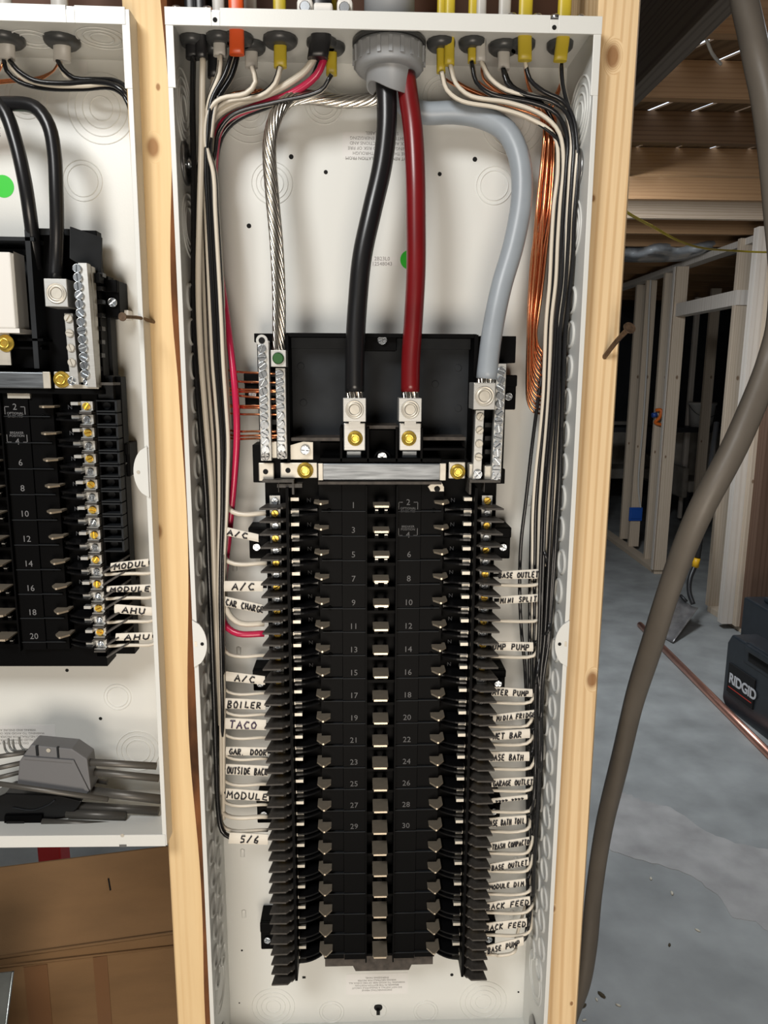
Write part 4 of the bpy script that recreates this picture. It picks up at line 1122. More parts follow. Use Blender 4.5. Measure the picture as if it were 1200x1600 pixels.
# ---- bare copper ground wires
for i in range(15):
    f = i / 14; du = (i % 5) - 2; yb = .055 + .016 * ((i * 7) % 5) / 4
    e = 1 - 2 * f; vh = 548 + 92 * f; e2 = max(-1, min(1, e + .5 * math.sin(i * 2.4))); x0 = 858 + 8 * e2
    xl = 822 + 15 * ((14 - i) / 14)
    su = (692, 705, 740, 753, 790, 820, 876)[i % 7]; pts = [(su, 100, .050), (su + 2, 122, .062), (su + (x0 - su) * .35, 150, .080), (x0 - 4, 180 + (i % 3) * 3, .084), (x0, 205, yb), (855 + 10 * e2, 260, yb), (849 + 11 * e2, 330, yb - .004), (842 + 11 * e, 400, yb), (837 + 10 * e, 455, yb + .002), (xl + 3, 505, yb), (xl + 1, vh - 26, yb), (xl + 4, vh - 8, yb), (xl + 12, vh + 4, yb), (848, vh + 6, yb + .002), (856, vh + 6, yb + .006)]
    wire('ground_wire', px(pts), .00115, m_cu, 'bare copper wire in the orange bunch beside the grey neutral cable', group='bare copper ground wires on the right', n=7)
CL = [(581, 0, 584), (596, 1, 598), (608, 0, 610), (612, 1, 612), (618, 0, 624), (634, 1, 634), (637, 0, 638), (647, 1, 648), (674, 0, 674), (681, 1, 680), (686, 0, 684)]
for i, (v, k, v2) in enumerate(CL):
    yb = .046 + .001 * (i % 3)
    end = (432, v2, .044) if k == 0 else (446, v2, .044)
    pts = [(400 + i * 3, 140 + (i % 3) * 3, .075), (350, 152 + i, .08), (328, 200, .086), (326, 320, .088), (334, v - 60, .086), (345, v - 18, .078), (356, v - 3, .066), (372, v, .056), (400, (v + v2) / 2, yb), end]
    wire('ground_wire', px(pts), .0011, m_cu, 'bare copper wire crossing behind the red wire to the screw bars on the left', group='bare copper ground wires on the left', n=7)

# ================================================================= SMALLER PANEL AT THE LEFT
L1 = Vector((-.379, .0993, 1.08))
pl2 = thing('electrical_panel', 'smaller open white breaker panel cut off at the left edge of the photo', 'electrical panel', L1)
pl2.rotation_euler = (0, .0085, 0)
_L0 = L0
C1, HW1, Z10, Z11 = -.379, .1600, 1.0797, 1.8452
def build_on(root, L):
    def prt(name, mb, mat=paint, label=None, bevel=0, kind=None):
        o = mb.build(name, mat, root, label, bevel=bevel, kind=kind); o.location = (-L[0], -L[1], -L[2]); return o
    return prt
back1, ws1, lo1, _ = enclosure(pl2, L1, C1, HW1, Z10, Z11, DD, 1)
part = build_on(pl2, L1)
lq = P(98, 15, 0).x
part('top_lip', lipband(C1 - HW1 - .0014, C1 + HW1 - .002, za + .001, zb + .0005, (lq,)), bevel=.0003)
part('slot', MB().box(lq - .0036, lq + .0036, -.0004, .0002, zb - .003, zb), m_dark)
q = P(99, 27, -.0018); part('screw_hole', MB().lathe([(.0019, 0), (.0019, .0003)], q, 'y', 14), m_zinc)
# lower lip
part('bottom_lip', lipband(C1 - HW1 - .0014, C1 + HW1, Z10 - .0005, Z10 + .0125, ()), bevel=.0003)
q = P(191, 1304, -.0018); part('screw_hole', MB().lathe([(.0019, 0), (.0019, .0003)], q, 'y', 14), m_tin)
part('slot', MB().box(q.x - .0036, q.x + .0036, -.0022, -.0012, Z10 - .0006, Z10 + .002), m_dark)
c = P(232, 735, -.001); x = C1 + HW1; poly = [(x, c.z - .0235)]
for k in range(13):
    a = -1 + 2 * k / 12; poly.append((x - (.0128 * (1 - a * a) ** .62 + .0005), c.z + .0235 * a))
poly.append((x, c.z + .0235))
part('cover_tab', MB().prism(poly, -.0032, -.0013, 'y'), bevel=.0002)
part('tab_hole', MB().lathe([(.0016, 0), (.0016, .0003)], (x - .0088, -.0033, c.z), 'y', 14), m_tin)
def ko(u, v, R, k, y=DD, w_=.0006, h=.0008):
    c = P(u, v, y); r0 = R * .001
    part('knockout', rings(MB(), c, [r0 * (1 - .22 * i) for i in range(k)], 'y', 44, w_, h))
for a in ((148, 168, 32, 4), (120, 281, 19, 2), (182, 1088, 15, 2), (215, 1172, 24, 3), (30, 150, 20, 2), (185, 1285, 17, 2)): ko(*a)
for u, v in ((103, 1047), (156, 1122)):
    part('mounting_hole', MB().lathe([(.0019, 0), (.0019, .0003)], P(u, v, DD), 'y', 16), m_hole)
c = PZ(148, 58, 1.8436); part('knockout', rings(MB(), c, [.022, .016, .010], 'z', 40, .0006, .0008))
c = PZ(40, 60, 1.8436); part('knockout', rings(MB(), c, [.018, .011], 'z', 40, .0006, .0008))
q = P(120, 108, DD); part('tab_sticker', MB().box(q.x - .004, q.x + .004, DD - .0003, DD, q.z - .010, q.z + .008), m_lab)
q = P(-4, 291, DD); part('green_sticker', MB().lathe([(.0105, 0), (.0105, .0003)], q, 'y', 28), m_green)
def lab1(u0, v0, u1, v1, txt, size, rot, ls=1.1):
    a, b = P(u0, v0, DD), P(u1, v1, DD)
    lb = part('warning_label', MB().box(a.x, b.x, DD - .0002, DD, b.z, a.z), m_lab)
    o = printed(txt, size, ((a.x + b.x) / 2, DD - .0003, (a.z + b.z) / 2), (math.pi / 2, math.pi if rot else 0, 0), m_print, lb, ls=ls, ext=.00004)
lab1(-60, 205, 8, 242, 'WIRE THAT\nMAIN LUGS\nA\nFIRE\nTORQUE\nCU-AL', .0045, False)
lab1(-60, 1134, 88, 1168, 'DISCONNECTING PANEL\nINSTALLED IN THE PROPER POSITION BY\nWIRING NEUTRALS FOR PROPER CIRCUIT BREAKERS\nWARNING: TO AVOID RISK OF FIRE CHECK ALL\nWIRING AND ENSURE ALL CIRCUITS', .0036, True)
# interior
DX1, DZ1 = -.3835, .0935
breaker_rows(pl2, L1, DX1, DZ1, 10, m_numL, True)
zz = P(100, 1030, .06).z
part('interior_foot', MB().box(DX1 - .11, DX1 + .098, .052, .080, zz - .004, zz + .018), m_black)
mb = MB()
for k in range(16): part('foot_teeth', MB().lathe([(.0018, 0), (.0018, .012)], (DX1 - .055 + k * .0042, .070, zz - .0045), 'y', 8), m_black)
def eye(u, v0, v1, x0, x1):
    a, b = P(u, v0, .075).z, P(u, v1, .075).z
    o = part('mounting_ear', MB().box(x0, x1, .070, .098, b, a).box(x0, x1, .066, .070, a - (a - b) * .34, a), m_black, bevel=.0012)
    scr(SC_X, ((x0 + x1) / 2 + .003, .069, a - (a - b) * .6), o, Vector(), s=.95)
    part('back_hook', MB().box(x1 - .006, x1 + .004, .084, .0992, b - .001, b + .0085), m_white, bevel=.001)
for (u, v0, v1, ua, ub) in ((165, 437, 495, 148, 177), (182, 690, 742, 164, 196), (192, 908, 968, 170, 203)):
    eye(u, v0, v1, P(ua, v0, .07).x, P(ub, v0, .07).x)
# upper part: tray, tall cable shield, lugs, bars
tray = part('lug_tray', bp(-220, 372, 62, 600, .080, .084), m_hood)
mb = MB(); bp(-220, 368, 44, 374, .046, .080, mb); bp(38, 358, 46, 575, .046, .080, mb); tr('tray_wall', mb, m_hood)
tr('tray_step', bp(-180, 388, 40, 396, .068, .080), m_hood)
o = part('lug_cover', bp(-150, 392, 12, 512, .034, .060), m_white, 'pale plastic cover', bevel=.0015)
bp(-150, 512, 23, 519, .034, .066).build('cover_foot', m_white, o)
part('cover_side', MB().prism([(P(12, 392, .034).x, .034), (P(22, 400, .05).x, .060), (P(10, 400, .05).x, .060)], P(12, 516, .034).z, P(12, 392, .034).z), m_white)
for a in ((20, 528, 60, 532, .046, .080), (-60, 541, 58, 545, .050, .080)): tr('tray_ledge', bp(*a), m_black)
tr('tray_pocket', bp(-60, 546, 60, 574, .062, .080), m_black)
# angular shield the right feeder passes behind
a0 = P(98, 352, .040); a1 = P(150, 368, .052)
mb = MB().quadbox([(P(100, 402, .040).x, .040, P(100, 402, .040).z), (P(150, 432, .054).x, .054, P(150, 432, .054).z), (P(150, 432, .054).x, .057, P(150, 432, .054).z), (P(100, 402, .040).x, .043, P(100, 402, .040).z),
                   (P(100, 352, .040).x, .040, P(100, 352, .040).z), (P(150, 369, .054).x, .054, P(150, 369, .054).z), (P(150, 369, .054).x, .057, P(150, 369, .054).z), (P(100, 352, .040).x, .043, P(100, 352, .040).z)])
part('cable_shield', mb, m_hood, bevel=.0005)
mb = MB(); bp(46, 356, 100, 366, .060, .062, mb); bp(46, 362, 62, 606, .068, .080, mb); part('cable_shield', mb, m_hood)
mb = MB(); bp(60, 358, 150, 606, .068, .082, mb); bp(78, 352, 84, 470, .048, .070, mb); bp(136, 415, 150, 600, .052, .070, mb); part('rail_carrier', mb, m_black, bevel=.0006)
for k in range(8): part('carrier_rib', bp(140, 424 + k * 21, 152, 431 + k * 21, .050, .060), m_shiny, bevel=.0004)
part('cable_shield', bp(133, 425, 147, 440, .044, .056), m_black)
o = part('wire_lug', bp(61, 434, 97, 478, .022, .050), m_alu, bevel=.0006); scr(SOCKB, P(80, 457, .0218), o, Vector(), name='set_screw', s=.95)
b = bar(120, 409, 137, 604, (113, 418), (127, 583), 13, SC_Z, .030, .0085); 
b = bar(131, 414, 143, 604, (131, 414), (142, 600), 2, SC_F, .040, .0050, s=.4)
b = bar(99, 488, 110, 600, (100, 496), (106, 565), 4, SC_F, .034, .0080)
for k in range(5): part('bar_port', MB().lathe([(.0017, 0), (.0017, .0004)], P(137 + k * .8, 520 + k * 12, .036), 'y', 10), m_hole)
cb = part('cross_bar', bp(-220, 580, 66, 606, .036, .042), m_bar, 'aluminium cross bar', bevel=.0012)
bp(60, 580, 72, 606, .0345, .036).build('bar_bend', m_tin, cb, bevel=.0006)
o = part('link_plate', bp(78, 580, 147, 606, .040, .042), m_tin, bevel=.0006); scr(NUT, P(90, 592, .0395), o, Vector(), name='flange_nut', s=.98)
scr(SC_X, P(107, 594, .036), o, Vector(), s=.9); scr(SC_X, P(131, 595, .036), o, Vector(), s=.9)
o = part('link_plate', bp(-20, 510, 8, 570, .044, .046), m_tin); scr(NUT, P(2, 536, .0435), o, Vector(), name='flange_nut')
part('bar_shelf', bp(-220, 607, 150, 614, .040, .060), m_black); part('tray_wall', bp(146, 585, 170, 622, .056, .080), m_hood)
part('latch_clip', bp(5, 609, 40, 622, .044, .05), m_tin)
part('rail_side', bp(150, 430, 166, 590, .074, .090), m_hood)

# wires of the left panel
wire('service_cable', px([(-120, 190, .06), (-60, 160, .052), (-20, 152, .046), (6, 172, .042), (24, 220, .040), (38, 280, .040), (46, 330, .044), (52, 380, .056), (54, 420, .062)]), .0062, m_bfeed, 'thick black cable bending down at the left edge of the photo', 'cable', n=20)
wire('service_cable', px([(-80, 178, .056), (-30, 166, .050), (20, 162, .044), (55, 168, .040), (76, 196, .038), (85, 240, .038), (88, 300, .038), (89, 350, .040), (88, 400, .044), (86, 436, .044)]), .0062, m_bfeed, 'thick black cable arching over to the lug of the smaller panel', 'cable', n=20)
def nmL(u, v0, v1, y, lab):
    a = P(u, v0, y); b = P(u, v1, y); t = thing('cable', lab, 'cable', b)
    top = Vector((a.x, y, 1.845)); nut(t, Vector((a.x, y, 1.8436)) - b, .0160)
    mb = MB(); mb.tube(rel([Vector((a.x, y, 2.1)), top, b], b), .0078, 12, .6); mb.build('jacket', m_nm_w, t)
nmL(97, 62, 96, .056, 'white jacketed cable with a dark locknut, right one of two in the smaller panel')
nmL(10, 62, 94, .056, 'white jacketed cable with a dark locknut at the left photo edge')
def lw(pts, m, r, lab, g='wires along the top of the smaller panel'): wire('wire', px(pts), r, m, lab, group=g)
lw([(6, 92, .056), (10, 110, .058), (30, 128, .060), (70, 138, .060), (130, 139, .056), (172, 137, .050), (194, 150, .045), (205, 175, .045)], m_bwire, .0021, 'lowest black wire from the left photo edge')
lw([(12, 92, .054), (20, 108, .054), (40, 124, .056), (80, 133, .056), (130, 134, .052), (172, 132, .048), (196, 148, .045), (205, 175, .05)], m_wwire, .0021, 'white wire between black ones from the left photo edge')
lw([(15, 94, .050), (28, 110, .050), (55, 126, .052), (100, 130, .052), (150, 128, .048), (180, 134, .042), (198, 150, .042), (205, 175, .055)], m_bwire, .0022, 'front black wire along the top of the smaller panel')
lw([(90, 94, .054), (98, 108, .054), (116, 122, .056), (150, 124, .056), (180, 126, .050), (200, 140, .045), (206, 170, .05)], m_bwire, .0021, 'black wire from the right cable of the smaller panel')
lw([(94, 94, .056), (96, 108, .058), (108, 124, .060), (150, 130, .060), (185, 134, .056), (202, 145, .05), (206, 170, .055)], m_wwire, .0020, 'white wire from the right cable of the smaller panel')
for k in range(3):
    lw([(92, 96, .058), (84, 110, .064), (60, 121 + k * 2, .068), (20, 124 + k * 2, .072), (-40, 130 + k * 2, .075)], m_cu, .0010, 'bare copper wire running to the left photo edge', 'bare copper wires in the smaller panel')
for k in range(2):
    lw([(5, 94, .058), (-2, 112, .062), (-30, 122 + k * 4, .066), (-70, 128 + k * 4, .07)], m_cu, .0010, 'bare copper wire of the cable at the left photo edge', 'bare copper wires in the smaller panel')
for (txt, Lq, Rq, f0, f1, lab) in (('MODUL', (173, 880, 893), (232, 873, 885), .10, 1.0, 'black wire tagged MODULE, upper of two in the smaller panel'),
        ('MODULE', (167, 916, 925), (236, 913, 925), .08, 1.02, 'black wire tagged MODULE, lower of two in the smaller panel'),
        ('AHU', (179, 944, 958), (238, 949, 962), .20, .86, 'black wire tagged AHU, upper one in the smaller panel'),
        ('AHU', (181, 990, 1001), (238, 988, 1000), .24, .98, 'black wire tagged AHU, lower one in the smaller panel')):
    y = .046; vm = (Lq[1] + Lq[2]) / 2; vr = (Rq[1] + Rq[2]) / 2
    pts = [(Lq[0] - 8, vm, y + .006), (Lq[0] + 20, vm, y + .003), (Rq[0] + 2, vr, y + .003), (Rq[0] + 10, vr - 14, y + .004), (Rq[0] + 8, vr - 80, y + .006), (Rq[0] - 6, 500, y + .006), (Rq[0] - 14, 330, y + .006), (208, 190, y + .006)]
    o3 = P(*pts[-1]); t = thing('wire', lab, 'wire', o3)
    MB().tube(rel(cr(px(pts), .006), o3), .0018, 8).build('insulation', m_bwire, t)
    q, tg = tagbox((Lq[0], Lq[2]), (Rq[0], Rq[2]), (Rq[0], Rq[1]), (Lq[0], Lq[1]), None, y); tg.parent = t; tg.location = -o3
    sc = scribble(txt, *q, f0, f1, .14, .84, (0, -.0017, 0), .0008, None); sc.parent = tg
for v, nm in ((898, 'upper MODULE'), (936, 'lower MODULE'), (973, 'upper AHU'), (1010, 'lower AHU')):
    lw([(158, v, .054), (176, v - 1, .050), (205, v - 2, .050), (240, v - 4, .050), (247, v - 20, .052), (243, v - 90, .056), (228, 500, .056), (212, 300, .056)], m_wwire, .0019, 'white wire below the %s tag of the smaller panel' % nm, 'white wires of the smaller panel')

# ---- two folding hex key sets lying in the bottom of the smaller panel
def hexrod(t, p0, p1, r, lab=None):
    MB().tube([Vector(p0), Vector(p1)], r, 6).build('hex_key', m_hex, t, lab)
m_hexs = M('grey_hex_steel', (.20, .20, .19), .42, .7)
m_hex = M('dark_hex_steel', (.12, .112, .10), .45, .5)
def R3(u, v, y, o): return P(u, v, y) - o
o3 = P(70, 1240, .05)
t = thing('hex_key_set', 'grey hex key holder with its keys, upper one in the smaller panel', 'hex keys', o3)
poly = [(26, 1234), (30, 1190), (48, 1164), (112, 1170), (136, 1186), (142, 1234), (138, 1244)]
MB().prism([(R3(u, v, .036, o3).x, R3(u, v, .036, o3).z) for u, v in poly], .036 - o3.y, .058 - o3.y, 'y').build('holder', m_holdg, t, bevel=.0012)
for (u0, v0, u1, v1) in ((55, 1166, 60, 1181), (88, 1168, 92, 1184)):
    a = R3(u0, v0, .0345, o3); b = R3(u1, v1, .0345, o3); MB().box(a.x, b.x, a.y, a.y + .003, b.z, a.z).build('rib', m_hood, t)
MB().lathe([(.0022, 0), (.0022, .0008)], R3(76, 1172, .0358, o3), 'y', 14).build('rivet', m_tin, t)
mb = MB().prism([(R3(u, v, .034, o3).x, R3(u, v, .034, o3).z) for u, v in ((36, 1182), (115, 1188), (139, 1236), (135, 1240), (112, 1192), (36, 1186))], .034 - o3.y, .037 - o3.y, 'y'); mb.build('holder_edge', m_holdg, t)
for (u0, v0, u1, v1, r, y) in ((112, 1189, 244, 1197, .0042, .044), (124, 1204, 248, 1216, .0044, .052), (142, 1236, 252, 1249, .0054, .046), (140, 1218, 168, 1222, .0030, .06), (-30, 1206, 34, 1192, .0028, .044), (-30, 1222, 34, 1206, .0026, .048), (-30, 1186, 40, 1176, .0026, .05)):
    hexrod(t, R3(u0, v0, y, o3), R3(u1, v1, y, o3), r)
for (u, v) in ((6, 1158), (13, 1154), (20, 1156), (30, 1152)):
    MB().tube(cr([R3(u, v, .06, o3), R3(u + 2, v + 12, .06, o3), R3(u + 8, v + 19, .058, o3), R3(u + 30, v + 18, .056, o3)], .002), .0012, 6).build('hex_key', m_hexs, t, 'small bent hex key')
hexrod(t, R3(-40, 1219, .030, o3), R3(169, 1249, .030, o3), .0030, 'long pale grey key')
o3 = P(60, 1280, .06)
t = thing('hex_key_set', 'black hex key holder with its keys, lower one in the smaller panel', 'hex keys', o3)
poly = [(-40, 1302), (-40, 1262), (8, 1240), (90, 1243), (128, 1252), (112, 1276), (68, 1282), (64, 1304)]
MB().prism([(R3(u, v, .040, o3).x, R3(u, v, .040, o3).z) for u, v in poly], .040 - o3.y, .066 - o3.y, 'y').build('holder', m_shiny, t, bevel=.0014)
MB().prism([(R3(u, v, .037, o3).x, R3(u, v, .037, o3).z) for u, v in ((6, 1275), (66, 1274), (64, 1302), (6, 1302))], .037 - o3.y, .041 - o3.y, 'y').build('holder_end', m_black, t, bevel=.001)
MB().prism([(R3(u, v, .036, o3).x, R3(u, v, .036, o3).z) for u, v in ((10, 1284), (38, 1284), (36, 1297), (10, 1297))], .036 - o3.y, .038 - o3.y, 'y').build('recess', m_hole, t)
MB().lathe([(.0026, 0), (.0026, .0008)], R3(23, 1293, .0358, o3), 'y', 14).build('rivet', m_tin, t)
MB().tube(cr([R3(20, 1262, .0395, o3), R3(50, 1266, .0395, o3), R3(75, 1258, .0395, o3), R3(86, 1250, .0395, o3)], .003), .0009, 6).build('moulded_line', m_hood, t)
for (u0, v0, u1, v1, r, y) in ((118, 1259, 248, 1267, .0050, .048), (104, 1271, 197, 1275, .0048, .042), (66, 1284, 171, 1289, .0038, .038), (66, 1296, 110, 1294, .0020, .040)):
    hexrod(t, R3(u0, v0, y, o3), R3(u1, v1, y, o3), r)

# ================================================================= BELOW THE SMALLER PANEL
yb = .62
a = P(-60, 1362, yb); b = P(262, 1322, yb); zt_ = (a.z + b.z) / 2
t = thing('cardboard_box', 'large brown cardboard box standing behind the stud under the smaller panel', 'box', (-.65, yb, 0))
ct_ = lambda u, v, y: P(u, v, y) - Vector((-.65, yb, 0))
zt_ = .60
def boxq(name, pts4, th, mat, par, lab=None, n=(0, 1, 0)):
    n = Vector(n) * th; q = [Vector(p) for p in pts4]
    return MB().quadbox([q[0], q[1], q[1] + n, q[0] + n, q[3], q[2], q[2] + n, q[3] + n]).build(name, mat, par, lab, bevel=.0008)
A = ct_(-80, 1366, yb); B = ct_(300, 1318, yb + .05)
Cq = ct_(300, 1452, yb - .02); Dq = ct_(-80, 1506, yb - .07)
boxq('flap', (Dq, Cq, B, A), .004, m_card, t, 'open flap leaning back')
E1 = Vector((Dq.x, Dq.y, -0 + .002)); F1 = Vector((Cq.x, Cq.y, .002))
boxq('front_wall', (E1, F1, Cq + Vector((0, 0, -.006)), Dq + Vector((0, 0, -.006))), .004, m_card, t)
sx = Cq.x; MB().box(sx - .004, sx, Cq.y, Cq.y + .45, .002, Cq.z).build('side_wall', m_card, t)
fold = MB().tube([Dq + Vector((0, -.002, 0)), Cq + Vector((0, -.002, 0))], .003, 8); fold.build('fold_edge', m_card, t)
fold = MB().tube([ct_(-80, 1520, yb - .075), ct_(300, 1475, yb - .022)], .0022, 8); fold.build('fold_edge', m_card, t)
for (u0, u1) in ((32, 68), (140, 162)):  # two thin upright strips, glossier and slightly darker than the cardboard
    a0, a1 = [Dq.lerp(Cq, (u_ + 80) / 380) + Vector((0, -.0006, -.030)) for u_ in (u0, u1)]
    MB().quadbox([(a0.x, a0.y - .001, .002), (a1.x, a1.y - .001, .002), (a1.x, a1.y, .002), (a0.x, a0.y, .002), (a0.x, a0.y - .001, a0.z), (a1.x, a1.y - .001, a1.z), (a1.x, a1.y, a1.z), (a0.x, a0.y, a0.z)]).build('brown_strip', m_strip, t, 'glossy brown strip')
pm0 = (A.lerp(B, 246 / 380)); pm1 = Dq.lerp(Cq, 246 / 380); q0 = pm0.lerp(pm1, .28) + Vector((0, -.0012, 0)); q1 = pm0.lerp(pm1, .42) + Vector((.004, -.0012, 0))
MB().tube([q0, q1], .0016, 6).build('slit', m_hole, t)
m_gal = M('galvanized_sheet', (.45, .48, .47), .3, .9, noise=.2, nscale=20)
o3 = P(-30, 1560, .36)
t = thing('metal_plate', 'shiny galvanized sheet corner at the bottom left of the photo, before the box', 'metal sheet', (o3.x, .36, 0))
b, c_, d_ = [P(*q) - Vector((o3.x, .36, 0)) for q in ((8, 1612, .36), (20, 1518, .38), (-90, 1530, .38))]; k_ = -b.z / (c_.z - b.z); b = b + (c_ - b) * k_; a = Vector((d_.x, b.y, 0)); b.z = 0
boxq('sheet', (a, b, c_, d_), .0015, m_gal, t); MB().tube([b, c_], .0022, 6).build('rolled_edge', m_gal, t)
m_redp = M('red_painted_steel', (.42, .02, .02), .45)
q = PZ(85, 1338, .25); q = P(85, 1338, 1.1)
t = tag(MB().box(-.03, .03, -.03, .03, 0, q.z + .10).box(-.055, .055, -.05, .05, 0, .02).build('jack_post', m_redp, loc=(q.x, 1.1, 0), bevel=.004), 'dark red steel post just visible between the panel and the box', 'post')

# ================================================================= RIGHT SIDE
def PD(u, v, zc):
    d = CF * FPX + CR * (u - 600) - CU * (v - 800); return CAM + d * (zc / FPX)
sp = [(1135, -200, .84), (1150, -60, .82), (1162, 0, .80), (1174, 50, .79), (1185, 100, .78), (1196, 150, .78), (1209, 240, .78), (1218, 350, .79), (1223, 430, .80), (1217, 510, .81), (1203, 560, .82), (1188, 602, .82), (1146, 700, .82), (1094, 800, .84), (1054, 900, .90), (1021, 1000, .98), (990, 1095, 1.07), (966, 1200, 1.14), (943, 1300, 1.22), (927, 1400, 1.28), (919, 1480, 1.30), (910, 1535, 1.31), (895, 1580, 1.33), (860, 1680, 1.36)]
pts = [PD(*q) for q in sp]; c = cr(pts, .01)
t = thing('cable', 'very thick grey-brown cable looping down in front of the basement at the right', 'cable', pts[-1])
cc2 = rel(c, pts[-1]); L_ = len(cc2)
mb = MB(); n = 20; up = None
for i, p in enumerate(cc2):
    tt = (cc2[min(i + 1, L_ - 1)] - cc2[max(i - 1, 0)]).normalized()
    if up is None: up = Vector((0, -1, 0))
    up = (up - tt * up.dot(tt)).normalized(); sd = tt.cross(up)
    for j in range(n):
        a = 2 * math.pi * j / n
        r = .0142 * (1 + .06 * math.cos(3 * (a - i * .045)) + .02 * math.sin(i * .21))
        mb.v.append(tuple(p + sd * math.cos(a) * r + up * math.sin(a) * r))
for i in range(L_ - 1):
    for j in range(n): q_ = (j + 1) % n; mb.f.append((i * n + j, i * n + q_, (i + 1) * n + q_, (i + 1) * n + j)); mb.sm.append(True)
mb.f.append(tuple(range(n))[::-1]); mb.f.append(tuple((L_ - 1) * n + j for j in range(n))); mb.sm += [False] * 2
mb.build('jacket', m_ser, t)

# thin yellow cable under the joists
wire('cable', px([(930, 296, 1.6), (983, 334, 2.0), (1020, 354, 2.4), (1060, 376, 2.7), (1100, 388, 3.0), (1150, 392, 3.3), (1200, 394, 3.4), (1260, 390, 3.5)]), .0050, m_nm_y, 'thin yellow cable sagging below the joists at the right', 'cable')
# loose cable in the dark joist bay
wire('cable', px([(1095, 50, 1.36), (1103, 60, 1.40), (1112, 82, 1.43), (1126, 100, 1.50)]), .0045, m_nm_w, 'grey cable hanging in the dark gap above the first joist', 'cable')
# plastic wrapped duct
m_film = M('translucent_plastic_film', (.42, .44, .46), .22, noise=.3, nscale=6, bump=.5, bscale=14)
t = thing('plastic_sheet', 'crumpled grey plastic sheet sagging under the joists', 'plastic sheet', P(1090, 400, 4.6))
o3 = P(1090, 400, 4.6); mb = MB(); nu, nv = 40, 12
def filmpt(a, b):
    # a along, b from upper back to lower front
    u = 940 + a * 330; top = 378 - 10 * math.sin(a * 3.0) + (22 * (1 - a / .22) if a < .22 else 0); bot = 402 + 6 * math.sin(a * 5 + .5) - 22 * max(0, a - .55)
    y = 4.9 - .5 * math.sin(math.pi * b) + .08 * math.sin(a * 30 + b * 7)
    q = P(u, top + (bot - top) * b + 1.2 * math.sin(a * 44) * math.sin(math.pi * b), y); return q - o3
for i in range(nu + 1):
    for j in range(nv + 1): mb.v.append(tuple(filmpt(i / nu, j / nv)))
for i in range(nu):
    for j in range(nv):
        a = i * (nv + 1) + j; mb.f.append((a, a + 1, a + nv + 2, a + nv + 1)); mb.sm.append(True)
o = mb.build('film', m_film, t); md = o.modifiers.new('solid', 'SOLIDIFY'); md.thickness = .01

# partition studs
m_s1 = wood('framing_wood', (.58, .48, .37), (.38, .28, .19), 'Z', 60, grain=.4, knots=[(.02, 0, .9, .008), (.06, 0, 1.5, .01)])
m_s2 = wood('pale_framing_wood', (.68, .62, .55), (.50, .42, .34), 'Z', 30, grain=.4)
m_s3 = wood('brown_post_wood', (.16, .095, .065), (.09, .05, .03), 'Z', 30, grain=.5)
def stud(u, v, w_, d_, ztop, mat, label, yoff=0):
    q = PZ(u, v, 0)
    o = MB().box(0, w_, 0, d_, 0, ztop).build('wall_stud', mat, loc=(q.x, q.y + yoff, 0.036), bevel=.002)
    return tag(o, label, 'stud')
stud(969, 848, .089, .038, 2.30, m_s1, 'far partition stud nearest to the panel stud, left of the blue box')
s_ = stud(982, 860, .089, .038, 2.30, m_s1, 'far partition stud carrying the small blue box')
stud(1007, 880, .070, .038, 2.30, m_s1, 'partition stud with the orange clamp')
stud(1022, 898, .089, .038, 2.30, m_s1, 'partition stud with a pale edge just right of the orange clamp')
stud(1018, 897, .006, .038, 2.30, m_s2, 'narrow pale strip on the partition stud right of the orange clamp', -.01)
stud(1080, 840, .089, .038, 2.30, m_s1, 'stud further back seen above the thick grey cable')
stud(1060, 815, .05, .038, 2.30, m_s2, 'dim pale stud in the dark room behind the partition')
stud(1128, 812, .05, .038, 2.30, m_s2, 'dim pale stud behind the header, right of the further brown one')
stud(1105, 955, .089, .038, 2.34, m_s1, 'stud at the right end of the pale header')
stud(1127, 984, .089, .06, 2.34, m_s2, 'pale doubled stud at the wall corner above the tool case')
stud(1148, 988, .06, .04, 2.34, m_s1, 'stud between the pale doubled stud and the brown post')
stud(1166, 996, .16, .12, 2.34, m_s3, 'dark brown post at the right edge above the tool case')
# plates
q0, q1 = PZ(968, 846, 0), PZ(1165, 985, 0)
def slab(name, p0, p1, w_, z0_, z1_, mat, struct_=True, **k):
    d = (Vector(p1) - Vector(p0)); d.z = 0; nn = Vector((-d.y, d.x, 0)).normalized() * w_
    a, b = Vector(p0), Vector(p1)
    mb = MB().quadbox([(a.x, a.y, z0_), (b.x, b.y, z0_), (b.x - nn.x, b.y - nn.y, z0_), (a.x - nn.x, a.y - nn.y, z0_), (a.x, a.y, z1_), (b.x, b.y, z1_), (b.x - nn.x, b.y - nn.y, z1_), (a.x - nn.x, a.y - nn.y, z1_)])
    o = mb.build(name, mat); 
    if struct_: o['kind'] = 'structure'
    return o
slab('baseboard_right', (q0.x, q0.y + 2.5, 0), (PZ(1022, 897).x, PZ(1022, 897).y, 0), -.089, 0.001, .037, m_s1)
slab('baseboard_right.001', PZ(1105, 955), PZ(1175, 1000), -.089, 0.001, .037, m_s1)
slab('trim_2', (q0.x, q0.y + 2.5, 0), (PZ(1175, 1000).x, PZ(1175, 1000).y, 0), -.089, 2.335, 2.375, m_s2)
hz0, hz1 = PZ(1024, 898), PZ(1106, 956)
zc_ = P(1100, 440, (hz0.y + hz1.y) / 2).z
o = slab('header', hz0, hz1, -.089, 1.98, 2.07, m_s2, False); tag(o, 'pale header board between two partition studs over the opening', 'header board')
